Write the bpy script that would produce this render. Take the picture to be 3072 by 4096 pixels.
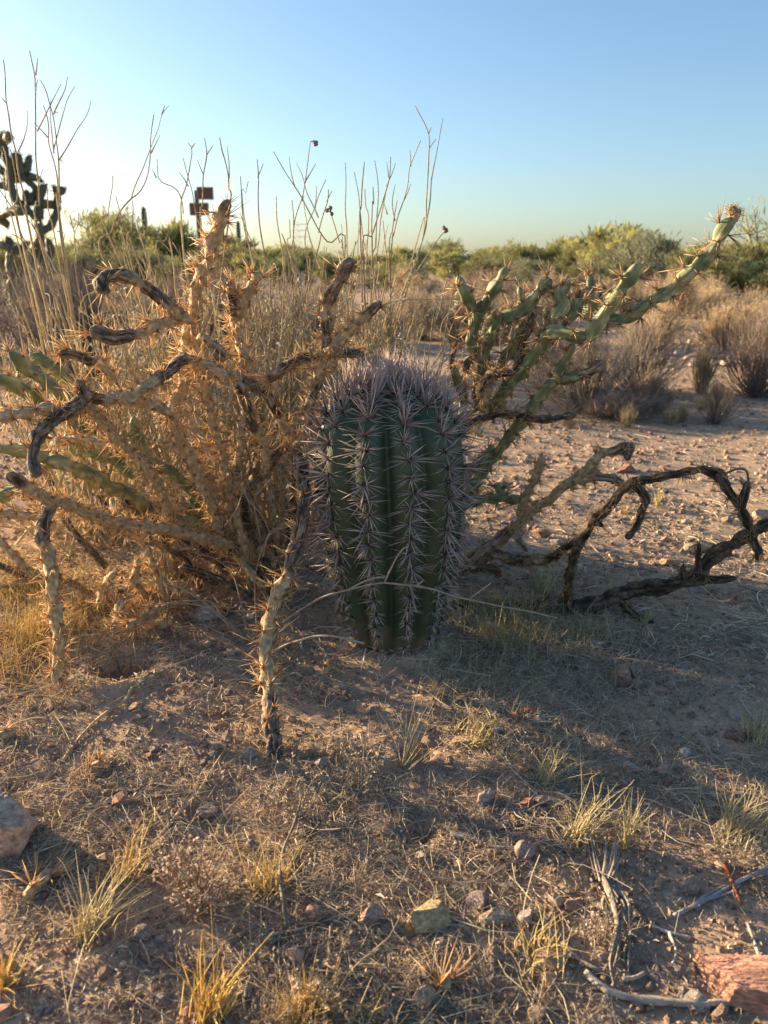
import bpy, math
import numpy as np
from mathutils import Vector

for o in list(bpy.data.objects):
    bpy.data.objects.remove(o, do_unlink=True)
SC = bpy.context.scene
COL = SC.collection
R = math.radians

# ------------------------------------------------------------------ camera, sky, sun, exposure
PITCH = R(17.5)
CAM_H = 0.62
cam = bpy.data.cameras.new('camera')
cam_o = bpy.data.objects.new('camera', cam)
COL.objects.link(cam_o)
cam_o.location = (0, 0, CAM_H)
cam_o.rotation_euler = (math.pi / 2 - PITCH, 0, 0)
cam.sensor_fit = 'VERTICAL'
cam.sensor_height = 34.6
cam.lens = 26.0
cam.clip_start = 0.02
cam.clip_end = 3000
cam.dof.use_dof = True
cam.dof.focus_distance = 1.12
cam.dof.aperture_fstop = 8.0
SC.camera = cam_o

SUN_AZ = R(-62)      # from +Y, negative = to the left
SUN_EL = R(12)
world = bpy.data.worlds.new('World')
SC.world = world
world.use_nodes = True
wn = world.node_tree
sky = wn.nodes.new('ShaderNodeTexSky')
sky.sky_type = 'NISHITA'
sky.sun_disc = False
sky.sun_elevation = SUN_EL
sky.sun_rotation = SUN_AZ
sky.air_density = 1.0
sky.dust_density = 1.3
sky.ozone_density = 3.0
bg = wn.nodes['Background']
bg.inputs['Strength'].default_value = 0.050
wn.links.new(sky.outputs[0], bg.inputs['Color'])

sun = bpy.data.lights.new('sun', 'SUN')
sun.energy = 3.0
sun.angle = R(0.6)
sun.color = (1.0, 0.76, 0.47)
sun_o = bpy.data.objects.new('sun', sun)
COL.objects.link(sun_o)
sd = Vector((math.sin(SUN_AZ) * math.cos(SUN_EL), math.cos(SUN_AZ) * math.cos(SUN_EL), math.sin(SUN_EL)))
sun_o.rotation_euler = sd.to_track_quat('Z', 'Y').to_euler()
sun_o.location = sd * 20

SC.view_settings.view_transform = 'Standard'
SC.view_settings.look = 'None'
SC.view_settings.exposure = 2.4
SC.view_settings.gamma = 1.0
SC.render.engine = 'CYCLES'
SC.render.resolution_x = 768
SC.render.resolution_y = 1024
SC.cycles.max_bounces = 6
SC.cycles.diffuse_bounces = 4
SC.cycles.transmission_bounces = 4
SC.cycles.transparent_max_bounces = 4

# ------------------------------------------------------------------ helpers
rng = np.random.default_rng(7)


def hsh(ix, iy, s):
    h = (ix.astype(np.int64) * 374761393 + iy.astype(np.int64) * 668265263 + s * 974711) & 0xffffffff
    h = ((h ^ (h >> 13)) * 1274126177) & 0xffffffff
    h = ((h ^ (h >> 15)) * 2246822519) & 0xffffffff
    return ((h ^ (h >> 16)) & 0xffffff) / float(0xffffff)


def vn(x, y, s=0):
    x = np.asarray(x, float); y = np.asarray(y, float)
    ix = np.floor(x); iy = np.floor(y)
    fx = x - ix; fy = y - iy
    fx = fx * fx * (3 - 2 * fx); fy = fy * fy * (3 - 2 * fy)
    a = hsh(ix, iy, s); b = hsh(ix + 1, iy, s); c = hsh(ix, iy + 1, s); d = hsh(ix + 1, iy + 1, s)
    return (a * (1 - fx) + b * fx) * (1 - fy) + (c * (1 - fx) + d * fx) * fy


def fbm(x, y, s=0, o=3):
    t = 0; a = 0.5; n = 0
    for i in range(o):
        t = t + a * vn(x * 2 ** i, y * 2 ** i, s + i * 17); n += a; a *= 0.5
    return t / n


# photograph pixels: frames are (x0, y0, scale) of a crop in the 3072 x 4096 photograph
FR = dict(S=(0, 0, 1), d=(0, 0, 3072 / 1659), A=(0, 600, .6028), B=(800, 600, .6028), C=(1700, 700, .827), D=(0, 1300, .6028),
          E=(800, 1300, .4522), F=(1200, 1300, .4822), G=(1200, 2000, .4822), H=(1800, 1600, .7667), I=(0, 2000, .7233),
          J=(1000, 2500, .663), K=(2000, 2500, .6462), L=(0, 3000, .9042), M=(1500, 3200, .9476), N=(0, 150, .4822),
          O=(600, 400, .7836), P=(0, 450, .4219), Q=(2200, 750, .5256), R=(1500, 900, .5425))
FPX = 26.0 / 34.6 * 4096
CT, ST = math.cos(PITCH), math.sin(PITCH)


def ray(fr, x, y):
    x0, y0, k = FR[fr]
    a = (x0 + x * k - 1536) / FPX
    b = -(y0 + y * k - 2048) / FPX
    return np.array([a, CT + b * ST, -ST + b * CT])


def at(fr, x, y, Y):
    d = ray(fr, x, y)
    return np.array([0, 0, CAM_H]) + d * (Y / d[1])


def parse(s):
    out = []; fr = 'S'
    for t in s.split():
        if ',' in t:
            v = [float(q) for q in t.split(',')]
            out.append((fr, v[0], v[1], v[2] if len(v) > 2 else None))
        else:
            fr = t
    return out


def path(s, Y0=None, Y1=None):
    """pixels to points; the distance runs from Y0 (root) to Y1 (tip), or is given per point"""
    p = parse(s)
    n = len(p)
    P = []
    for i, (fr, x, y, Y) in enumerate(p):
        if Y is None:
            Y = Y0 + (Y1 - Y0) * i / max(1, n - 1)
        P.append(at(fr, x, y, Y))
    return np.array(P)


def norm(v):
    return v / np.maximum(np.linalg.norm(v, axis=-1, keepdims=True), 1e-9)


def spline(P, step, ten=.5):
    P = np.asarray(P, float)
    if len(P) == 2:
        n = max(2, int(np.linalg.norm(P[1] - P[0]) / step) + 1)
        t = np.linspace(0, 1, n)[:, None]
        return P[0] * (1 - t) + P[1] * t
    Q = np.vstack([2 * P[0] - P[1], P, 2 * P[-1] - P[-2]])
    out = []
    for i in range(1, len(Q) - 2):
        L = np.linalg.norm(Q[i + 1] - Q[i])
        n = max(4, int(L / step * 2))
        t = np.linspace(0, 1, n, endpoint=False)[:, None]
        m0 = (Q[i + 1] - Q[i - 1]) * ten; m1 = (Q[i + 2] - Q[i]) * ten
        out.append((2 * t ** 3 - 3 * t ** 2 + 1) * Q[i] + (t ** 3 - 2 * t ** 2 + t) * m0 + (-2 * t ** 3 + 3 * t ** 2) * Q[i + 1] + (t ** 3 - t ** 2) * m1)
    C = np.vstack(out + [Q[-2][None]])
    s = np.concatenate([[0], np.cumsum(np.linalg.norm(np.diff(C, axis=0), axis=1))])
    n = max(3, int(s[-1] / step) + 1)
    u = np.linspace(0, s[-1], n)
    return np.stack([np.interp(u, s, C[:, k]) for k in range(3)], 1)


def frames(C):
    T = norm(np.gradient(C, axis=0))
    n = len(C)
    N = np.zeros_like(C)
    a = np.array([0, 0, 1.0]) if abs(T[0, 2]) < .9 else np.array([1.0, 0, 0])
    N[0] = norm(np.cross(T[0], a))
    for i in range(1, n):
        v = N[i - 1] - T[i] * np.dot(N[i - 1], T[i])
        N[i] = v / max(np.linalg.norm(v), 1e-9)
    return T, N, np.cross(T, N)


def grid_faces(n, m, off=0):
    i = np.arange(n - 1)[:, None] * m
    j = np.arange(m)[None]
    j2 = (j + 1) % m
    q = np.stack([i + j, i + j2, i + m + j2, i + m + j], -1).reshape(-1, 4)
    return q + off


class MB:
    """collects triangles and quads with a colour per vertex"""
    def __init__(s):
        s.v = []; s.c = []; s.f = {3: [], 4: []}; s.n = 0

    def add(s, v, faces, c):
        v = np.asarray(v, float).reshape(-1, 3)
        c = np.asarray(c, float)
        if c.ndim == 1:
            c = np.tile(c[:3], (len(v), 1))
        s.v.append(v); s.c.append(c[:, :3])
        for f in faces:
            if len(f):
                f = np.asarray(f)
                s.f[f.shape[1]].append(f + s.n)
        s.n += len(v)

    def tube(s, C, r, c, m=5, cap=True):
        C = np.asarray(C, float)
        T, N, B = frames(C)
        r = np.broadcast_to(np.asarray(r, float), (len(C),))
        a = np.arange(m) * 2 * math.pi / m
        V = C[:, None] + r[:, None, None] * (N[:, None] * np.cos(a)[None, :, None] + B[:, None] * np.sin(a)[None, :, None])
        c = np.asarray(c, float)
        cc = np.repeat(c, m, axis=0) if c.ndim == 2 else c
        V = V.reshape(-1, 3)
        fs = [grid_faces(len(C), m)]
        if cap:
            V = np.vstack([V, C[0], C[-1] + T[-1] * r[-1] * .6])
            if cc.ndim == 2:
                cc = np.vstack([cc, c[0], c[-1]])
            k = len(C) * m
            j = np.arange(m); j2 = (j + 1) % m
            fs.append(np.stack([np.full(m, k), j2, j], 1))
            fs.append(np.stack([np.full(m, k + 1), k - m + j, k - m + j2], 1))
        s.add(V, fs, cc)

    def mesh(s, name, mat, org=(0, 0, 0), smooth=True):
        v = np.vstack(s.v) - np.asarray(org, float)
        c = np.vstack(s.c)
        me = bpy.data.meshes.new(name)
        t = np.vstack(s.f[3]) if s.f[3] else np.zeros((0, 3), int)
        q = np.vstack(s.f[4]) if s.f[4] else np.zeros((0, 4), int)
        loops = np.concatenate([t.ravel(), q.ravel()]).astype(np.int32)
        starts = np.concatenate([np.arange(len(t)) * 3, len(t) * 3 + np.arange(len(q)) * 4]).astype(np.int32)
        me.vertices.add(len(v)); me.vertices.foreach_set('co', v.ravel().astype(np.float32))
        me.loops.add(len(loops)); me.loops.foreach_set('vertex_index', loops)
        me.polygons.add(len(starts)); me.polygons.foreach_set('loop_start', starts)
        me.polygons.foreach_set('loop_total', np.concatenate([np.full(len(t), 3), np.full(len(q), 4)]).astype(np.int32))
        me.update(calc_edges=True)
        if smooth:
            me.polygons.foreach_set('use_smooth', np.ones(len(starts), bool))
        else:
            me.polygons.foreach_set('use_smooth', np.zeros(len(starts), bool))
        at_ = me.color_attributes.new('Col', 'FLOAT_COLOR', 'POINT')
        at_.data.foreach_set('color', np.hstack([c, np.ones((len(c), 1))]).ravel().astype(np.float32))
        me.materials.append(mat)
        me.validate()
        return me

    def obj(s, name, mat, parent=None, org=None, smooth=True):
        if org is None:
            org = parent_origin(parent) if parent else (0, 0, 0)
        o = bpy.data.objects.new(name, s.mesh(name, mat, org, smooth))
        COL.objects.link(o)
        if parent:
            o.parent = parent
        else:
            o.location = org
        return o


def parent_origin(p):
    while p.parent:
        p = p.parent
    return tuple(p.location)


def tag(o, label, cat, group=None):
    o['label'] = label; o['category'] = cat
    if group:
        o['group'] = group
    return o


def thing(name, loc, label, cat, group=None):
    o = bpy.data.objects.new(name, None)
    o.empty_display_size = .05
    COL.objects.link(o)
    o.location = [float(q) for q in loc]
    return tag(o, label, cat, group)


def copy_tree(o, parent=None):
    c = o.copy(); COL.objects.link(c); c.parent = parent
    for ch in list(o.children):
        copy_tree(ch, c)
    return c


# ------------------------------------------------------------------ materials
def amat(name, rough=.8, transl=0.0, nscale=60., namp=.35, bump=0.0, bscale=200., spec=.3, stretch=None):
    """vertex colour x noise, some light passing through thin things"""
    m = bpy.data.materials.new(name); m.use_nodes = True
    nt = m.node_tree; N = nt.nodes; Lk = nt.links
    p = N['Principled BSDF']
    p.inputs['Roughness'].default_value = rough
    p.inputs['Specular IOR Level'].default_value = spec
    a = N.new('ShaderNodeAttribute'); a.attribute_name = 'Col'
    tc = N.new('ShaderNodeTexCoord')
    nz = N.new('ShaderNodeTexNoise'); nz.inputs['Scale'].default_value = nscale; nz.inputs['Detail'].default_value = 4
    src = tc.outputs['Object']
    if stretch:
        mp = N.new('ShaderNodeMapping'); mp.inputs['Scale'].default_value = stretch
        Lk.new(src, mp.inputs[0]); src = mp.outputs[0]
    Lk.new(src, nz.inputs['Vector'])
    mr = N.new('ShaderNodeMapRange')
    mr.inputs['From Min'].default_value = .3; mr.inputs['From Max'].default_value = .7
    mr.inputs['To Min'].default_value = 1 - namp; mr.inputs['To Max'].default_value = 1 + namp
    Lk.new(nz.outputs['Fac'], mr.inputs['Value'])
    mx = N.new('ShaderNodeVectorMath'); mx.operation = 'SCALE'
    Lk.new(a.outputs['Color'], mx.inputs[0]); Lk.new(mr.outputs[0], mx.inputs['Scale'])
    Lk.new(mx.outputs[0], p.inputs['Base Color'])
    if bump:
        n2 = N.new('ShaderNodeTexNoise'); n2.inputs['Scale'].default_value = bscale; n2.inputs['Detail'].default_value = 5
        Lk.new(src, n2.inputs['Vector'])
        b = N.new('ShaderNodeBump'); b.inputs['Strength'].default_value = bump; b.inputs['Distance'].default_value = .004
        Lk.new(n2.outputs['Fac'], b.inputs['Height']); Lk.new(b.outputs[0], p.inputs['Normal'])
    if transl:
        t = N.new('ShaderNodeBsdfTranslucent'); Lk.new(mx.outputs[0], t.inputs['Color'])
        ms = N.new('ShaderNodeMixShader'); ms.inputs[0].default_value = transl
        Lk.new(p.outputs[0], ms.inputs[1]); Lk.new(t.outputs[0], ms.inputs[2])
        Lk.new(ms.outputs[0], N['Material Output'].inputs['Surface'])
    return m


M_stem = amat('dry_cactus_skin', .8, 0, 130, .35, .6, 260)
M_green = amat('green_cactus_skin', .6, 0, 45, .22, .15, 300, spec=.4)
M_bark = amat('weathered_bark', .9, 0, 150, .45, .9, 220)
M_spine = amat('golden_spine', .5, .45, 30, .2)
M_sagspine = amat('grey_pink_spine', .5, .3, 30, .2)
M_sag = amat('saguaro_skin', .5, 0, 22, .22, .12, 160, spec=.5)
M_straw = amat('dry_straw', .75, .35, 40, .2)
M_leaf = amat('grey_leaf', .8, .3, 40, .2)
M_twig = amat('dry_twig', .8, .12, 90, .25, .2, 300)
M_foliage = amat('desert_foliage', .8, .35, 3, .3)
M_stone = amat('stone', .9, 0, 5, .45, .9, 9)
M_grit = amat('grit', .9, 0, 300, .3)
M_wood = amat('grey_driftwood', .85, 0, 160, .35, .5, 400)
M_paint = amat('sign_paint', .5, 0, 4, .08)


def ground_material():
    m = bpy.data.materials.new('desert_soil'); m.use_nodes = True
    nt = m.node_tree; N = nt.nodes; Lk = nt.links
    p = N['Principled BSDF']; p.inputs['Roughness'].default_value = .95; p.inputs['Specular IOR Level'].default_value = .1
    tc = N.new('ShaderNodeTexCoord')

    def noise(s, d=6, r=.6):
        n = N.new('ShaderNodeTexNoise'); n.inputs['Scale'].default_value = s; n.inputs['Detail'].default_value = d
        n.inputs['Roughness'].default_value = r
        Lk.new(tc.outputs['Object'], n.inputs['Vector']); return n

    def ramp(n, a, b, ca, cb):
        r = N.new('ShaderNodeValToRGB'); r.color_ramp.elements[0].position = a; r.color_ramp.elements[1].position = b
        r.color_ramp.elements[0].color = (*ca, 1); r.color_ramp.elements[1].color = (*cb, 1)
        Lk.new(n, r.inputs[0]); return r

    def mix(f, a, b):
        x = N.new('ShaderNodeMix'); x.data_type = 'RGBA'
        Lk.new(f, x.inputs['Factor']); Lk.new(a, x.inputs['A']); Lk.new(b, x.inputs['B']); return x.outputs['Result']
    base = ramp(noise(5).outputs['Fac'], .3, .7, (.44, .275, .16), (.57, .41, .265))
    grain = ramp(noise(260, 4, .8).outputs['Fac'], .35, .68, (.34, .22, .15), (.68, .51, .38))
    f1 = ramp(noise(38, 5).outputs['Fac'], .42, .62, (.15, .15, .15), (.6, .6, .6))
    c1 = mix(f1.outputs[0], base.outputs[0], grain.outputs[0])
    dk = N.new('ShaderNodeRGB'); dk.outputs[0].default_value = (.27, .205, .155, 1)
    f2 = ramp(noise(9, 8, .7).outputs['Fac'], .44, .64, (0, 0, 0), (.75, .75, .75))
    c2 = mix(f2.outputs[0], c1, dk.outputs[0])
    Lk.new(c2, p.inputs['Base Color'])
    b = N.new('ShaderNodeBump'); b.inputs['Strength'].default_value = .6; b.inputs['Distance'].default_value = .004
    n3 = noise(150, 8, .75)
    Lk.new(n3.outputs['Fac'], b.inputs['Height']); Lk.new(b.outputs[0], p.inputs['Normal'])
    return m


# ------------------------------------------------------------------ ground
def flat(fr, x, y):
    d = ray(fr, x, y); t = -CAM_H / d[2]
    return np.array([0, 0, CAM_H]) + d * t


PITS = [(flat('d', 268, 1440), .042, .075), (flat('d', 245, 1425), .03, .05), (flat('J', 975, 545), .010, .02),
        (flat('J', 1000, 725), .024, .030), (flat('d', 905, 1800), .022, .018), (flat('d', 415, 1245), .05, .04),
        (flat('H', 1350, 1010), .05, .02)]


def gz(x, y):
    x = np.asarray(x, float); y = np.asarray(y, float)
    rr = np.hypot(x, y - 1.2)
    near = 1 / (1 + (rr / 3.5) ** 2)
    z = .030 * (fbm(x * 1.7 + 5, y * 1.7, 3) - .5) + .013 * (fbm(x * 6, y * 6 + 3, 11, 2) - .5)
    z = z + near * (.0055 * (fbm(x * 26, y * 26, 21, 2) - .5) + .0022 * (vn(x * 85, y * 85, 31) - .5))
    far = np.clip((rr - 4) / 12, 0, 1)
    z = z + far * (.30 * (fbm(x / 9., y / 9., 41) - .5) + .12 * (fbm(x / 2., y / 2., 47) - .5))
    z = z + .03 * np.exp(-(((x + .25) / .45) ** 2 + ((y - 1.55) / .3) ** 2))
    z = z + .014 * np.exp(-((np.hypot(x - .017, y - 1.215) / .075) - 1) ** 2 / .10)
    for p, r, dp in PITS:
        z = z - dp * np.exp(-(((x - p[0]) ** 2 + (y - p[1]) ** 2) / r ** 2) ** 1.5)
        z = z + .16 * dp * np.exp(-((np.hypot(x - p[0], y - p[1] + r * .8) / (r * 1.1) - 1) / .35) ** 2)
    # stony berm out on the right
    z = z + .20 * np.exp(-(((x - 2.75) / .9) ** 2 + ((y - 6.9) / .45) ** 2))
    return z


def on_ground(fr, x, y):
    d = ray(fr, x, y); z = 0.0
    P = None
    for i in range(14):
        t = (z - CAM_H) / d[2]
        P = np.array([0, 0, CAM_H]) + d * t
        z = z * .4 + .6 * float(gz(P[0], P[1]))
    P[2] = float(gz(P[0], P[1]))
    return P


def make_ground():
    GX, GY = 0.05, 1.05
    rad = list(np.arange(0.004, 1.5, .0075))
    while rad[-1] < 2200:
        rad.append(rad[-1] * 1.045 if rad[-1] < 8 else rad[-1] * 1.09)
    rad = np.array(rad)
    m = 600
    a = np.arange(m) * 2 * math.pi / m
    X = GX + rad[:, None] * np.sin(a)[None]; Y = GY + rad[:, None] * np.cos(a)[None]
    Z = gz(X, Y)
    V = np.stack([X, Y, Z], -1).reshape(-1, 3)
    b = MB()
    k = len(V)
    V = np.vstack([V, [GX, GY, float(gz(GX, GY))]])
    j = np.arange(m)
    b.add(V, [grid_faces(len(rad), m)[:, ::-1], np.stack([np.full(m, k), (j + 1) % m, j], 1)], np.array([.3, .2, .14]))
    g = b.obj('ground', ground_material())
    g['kind'] = 'structure'
    return g


make_ground()

# ------------------------------------------------------------------ spines, stems
def add_spines(mb, P, D, L, r, c0, c1, m=3):
    """thin pointed cones; colour runs from c0 at the base to c1 at the tip"""
    n = len(P)
    D = norm(D)
    a = np.where(np.abs(D[:, 2:3]) < .9, np.array([[0, 0, 1.]]), np.array([[1., 0, 0]]))
    U = norm(np.cross(D, a)); W = np.cross(D, U)
    ang = np.arange(m) * 2 * math.pi / m
    ring = U[:, None] * np.cos(ang)[None, :, None] + W[:, None] * np.sin(ang)[None, :, None]
    r = np.broadcast_to(np.asarray(r, float), (n,)); L = np.broadcast_to(np.asarray(L, float), (n,))
    b0 = P[:, None] + ring * r[:, None, None]
    b1 = P[:, None] + D[:, None] * (L * .45)[:, None, None] + ring * (r * .78)[:, None, None]
    tip = (P + D * L[:, None])[:, None]
    V = np.concatenate([b0, b1, tip], 1).reshape(-1, 3)
    k = 2 * m + 1
    o = np.arange(n)[:, None] * k
    j = np.arange(m); j2 = (j + 1) % m
    q = np.stack([np.broadcast_to(o + j, (n, m)), o + j2, o + m + j2, o + m + j], -1).reshape(-1, 4)
    t = np.stack([o + m + j, o + m + j2, np.broadcast_to(o + 2 * m, (n, m))], -1).reshape(-1, 3)
    c0 = np.broadcast_to(np.asarray(c0, float), (n, 3)); c1 = np.broadcast_to(np.asarray(c1, float), (n, 3))
    c = np.concatenate([np.repeat(c0[:, None], m, 1), np.repeat((c0 * .3 + c1 * .7)[:, None], m, 1), c1[:, None]], 1).reshape(-1, 3)
    mb.add(V, [q, t], c)


TAN = np.array([.58, .41, .22]); TAN2 = np.array([.72, .55, .33])
ARE = np.array([.035, .022, .015])
BLK = np.array([.058, .044, .034]); BRN = np.array([.20, .14, .095]); GRY = np.array([.44, .35, .25])
GRN = np.array([.19, .235, .11]); GRN2 = np.array([.44, .45, .21])
SPN_A = np.array([.52, .27, .10]); SPN_B = np.array([.92, .74, .44])
SPG_A = np.array([.42, .24, .12]); SPG_B = np.array([.80, .64, .40])


def stem(parent, P, r, style='dry', seed=0, black=(), r_tip=None, spl=(.013, .034), dens=1.0, ds=None, spines=True, tipboost=True, tone=1.0, pale=.8):
    """one branch: warty skin with dark areoles, or split dead bark; its spines are a sub-part"""
    g = np.random.default_rng(seed + 1000)
    step = .0032
    C = spline(P, step, .28)
    n = len(C); m = 26 if (style == 'dead' or len(black)) else 20
    wob = np.stack([vn(np.arange(n) * step * 22, np.full(n, 3.1 + k * 7), seed + k) - .5 for k in range(3)], 1)
    C = C + wob * r * (.12 if style == 'green' else .5)
    T, N, B = frames(C)
    S = np.arange(n) * step; Ltot = S[-1]
    f = S / Ltot
    r_tip = r_tip or r * .9
    rad = r + (r_tip - r) * f
    rad = rad * (1 + (.06 if style == 'green' else .14) * (vn(S * 28, np.zeros(n), seed + 5) - .5))
    for q in np.cumsum(g.uniform(.06, .13, 40)):
        rad = rad * (1 - .20 * np.exp(-((S - q) / .0065) ** 2)) * (1 + .05 * np.exp(-((S - q - .018) / .012) ** 2))
    e = np.clip((Ltot - S) / (1.1 * r), 0, 1)
    rad = rad * np.sqrt(np.clip(1 - (1 - e) ** 2, .06, 1))
    phi = np.arange(m) * 2 * math.pi / m
    SS, PH = np.meshgrid(S, phi, indexing='ij')
    blk = np.zeros(n)
    for b0, b1 in black:
        blk = np.maximum(blk, np.clip(np.minimum(f - b0, b1 - f) / .03 + .5, 0, 1))
    if style == 'dead':
        blk[:] = 1
    ds = ds or (.0105 if style == 'green' else .0066)
    K = int(Ltot / ds)
    la = .019 if style == 'green' else .0115
    lb = .50 if style == 'green' else .5
    H = np.zeros((n, m)); A = np.zeros((n, m))
    sk = np.arange(K) * ds + g.uniform(-.3, .3, K) * ds + ds * .5
    pk = np.arange(K) * 2.39996 + g.uniform(-.15, .15, K) + seed
    for k in range(K):
        i0 = max(0, int((sk[k] - 1.6 * la) / step)); i1 = min(n, int((sk[k] + .9 * la) / step) + 2)
        if i1 <= i0:
            continue
        dp = (PH[i0:i1] - pk[k] + math.pi) % (2 * math.pi) - math.pi
        dsv = SS[i0:i1] - sk[k]
        u = (dsv + .35 * la) / la
        hb = 1 - np.abs(u) ** 2 - (dp / lb) ** 2
        H[i0:i1] = np.maximum(H[i0:i1], np.clip(hb, 0, 1) ** .7)
        A[i0:i1] = np.maximum(A[i0:i1], np.exp(-((dsv / .0030) ** 2 + (dp * r / .0032) ** 2)))
    # skin
    wn_ = fbm(SS * 60 + seed, PH * 1.3, seed + 9)
    if style == 'green':
        shape = .72 + .40 * H
    else:
        shape = .80 + .30 * H + .12 * (wn_ - .5)
    # dead bark: lengthwise splits
    rid = fbm(SS * 26 + seed * 3, np.cos(PH) * 2.4 + 9, seed + 31, 3) * .5 + fbm(SS * 26, np.sin(PH) * 2.4 + 19, seed + 37, 3) * .5
    rid2 = vn(SS * 140, np.cos(PH * 1.0) * 4 + np.sin(PH) * 4, seed + 41)
    rid3 = vn(SS * 55 + 4, np.cos(PH) * 5.2 + 30, seed + 43) * .5 + vn(SS * 55 + 9, np.sin(PH) * 5.2 + 60, seed + 47) * .5
    rid4 = vn(SS * 330, PH * 5, seed + 49)
    dead = .84 + .9 * (rid - .48) + .42 * (rid2 - .5) + .9 * (rid3 - .5) + .16 * (rid4 - .5)
    dead = np.clip(dead, .5, 1.4)
    bl = blk[:, None]
    shape = shape * (1 - bl) + dead * bl
    rr = rad[:, None] * shape
    V = C[:, None] + rr[..., None] * (N[:, None] * np.cos(phi)[None, :, None] + B[:, None] * np.sin(phi)[None, :, None])
    nn = norm(V - C[:, None])
    # colours
    if style == 'green':
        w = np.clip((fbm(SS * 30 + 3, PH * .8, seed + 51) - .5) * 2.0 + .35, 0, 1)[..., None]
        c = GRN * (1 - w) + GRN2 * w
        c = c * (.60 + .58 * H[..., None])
        dry = np.clip((fbm(SS * 60, PH * 1.5, seed + 55) - .66) * 9, 0, 1)[..., None]
        c = c * (1 - dry) + np.array([.42, .33, .2]) * dry
    else:
        w = np.clip(fbm(SS * 40, PH * 1.2, seed + 53) * 1.6 - .3, 0, 1)[..., None]
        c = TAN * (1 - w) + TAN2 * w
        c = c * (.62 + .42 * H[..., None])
    bw = np.clip((rid3 - .36) * 4.5 + (rid2 - .5) * .9, 0, 1)[..., None]
    bg_ = np.clip((rid3 * .6 + rid4 * .5 + rid2 * .25 - .74) * 5, 0, 1)[..., None] * pale
    cb = (BLK * (1 - bw) + BRN * bw) * tone
    cb = cb * (1 - bg_) + GRY * bg_
    c = c * (1 - bl[..., None]) + cb * bl[..., None]
    Aw = (A * (1 - .5 * bl))[..., None]
    c = c * (1 - Aw * .92) + ARE * Aw * .92
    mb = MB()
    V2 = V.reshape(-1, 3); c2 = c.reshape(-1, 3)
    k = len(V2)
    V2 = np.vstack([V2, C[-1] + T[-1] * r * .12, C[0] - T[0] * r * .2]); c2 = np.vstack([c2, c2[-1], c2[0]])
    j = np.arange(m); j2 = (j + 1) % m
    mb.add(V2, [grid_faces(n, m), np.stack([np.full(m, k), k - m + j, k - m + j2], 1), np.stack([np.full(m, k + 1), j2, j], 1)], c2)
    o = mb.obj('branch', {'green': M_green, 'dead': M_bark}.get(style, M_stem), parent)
    if spines:
        sp = MB()
        PP = []; DD = []; LL = []
        for k in range(K):
            i = min(n - 1, int(sk[k] / step)); jx = int(round((pk[k] % (2 * math.pi)) / (2 * math.pi) * m)) % m
            if blk[i] > .5 and g.random() < .45:
                continue
            if g.random() > dens:
                continue
            q = int(g.integers(8, 13)) if style == 'green' else int(g.integers(8, 14))
            near_tip = tipboost and Ltot - sk[k] < .02
            if near_tip:
                q = int(q * 1.3)
            th = g.uniform(R(12), R(84), q); ps = g.uniform(0, 2 * math.pi, q)
            nv = nn[i, jx]; tv = T[i]; bv = np.cross(nv, tv)
            d = nv * np.cos(th)[:, None] + (tv * np.cos(ps)[:, None] + bv * np.sin(ps)[:, None]) * np.sin(th)[:, None]
            if near_tip:
                d = d + tv * .8
            ln = g.uniform(spl[0], spl[1], q) * (1.25 if near_tip else 1)
            ln[g.random(q) < .12] *= 1.45
            PP.append(np.repeat(V[i, jx][None] - nv * .0008, q, 0)); DD.append(d); LL.append(ln)
        if PP:
            PP = np.vstack(PP); DD = np.vstack(DD); LL = np.concatenate(LL)
            q = len(PP)
            ca, cb_ = (SPG_A, SPG_B) if style == 'green' else (SPN_A, SPN_B)
            v = g.uniform(.75, 1.25, (q, 1))
            rd = g.random((q, 1)) * .35
            c1 = (cb_ * (1 - rd) + np.array([.86, .52, .30]) * rd) * v
            if style == 'dead':
                c1 = c1 * .7
            add_spines(sp, PP, DD, LL, g.uniform(.00055, .00085, q) * (1.25 if style == 'green' else 1), ca * v, c1)
            so = sp.obj('spines', M_spine, o); so['kind'] = 'stuff'
    return o


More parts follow.
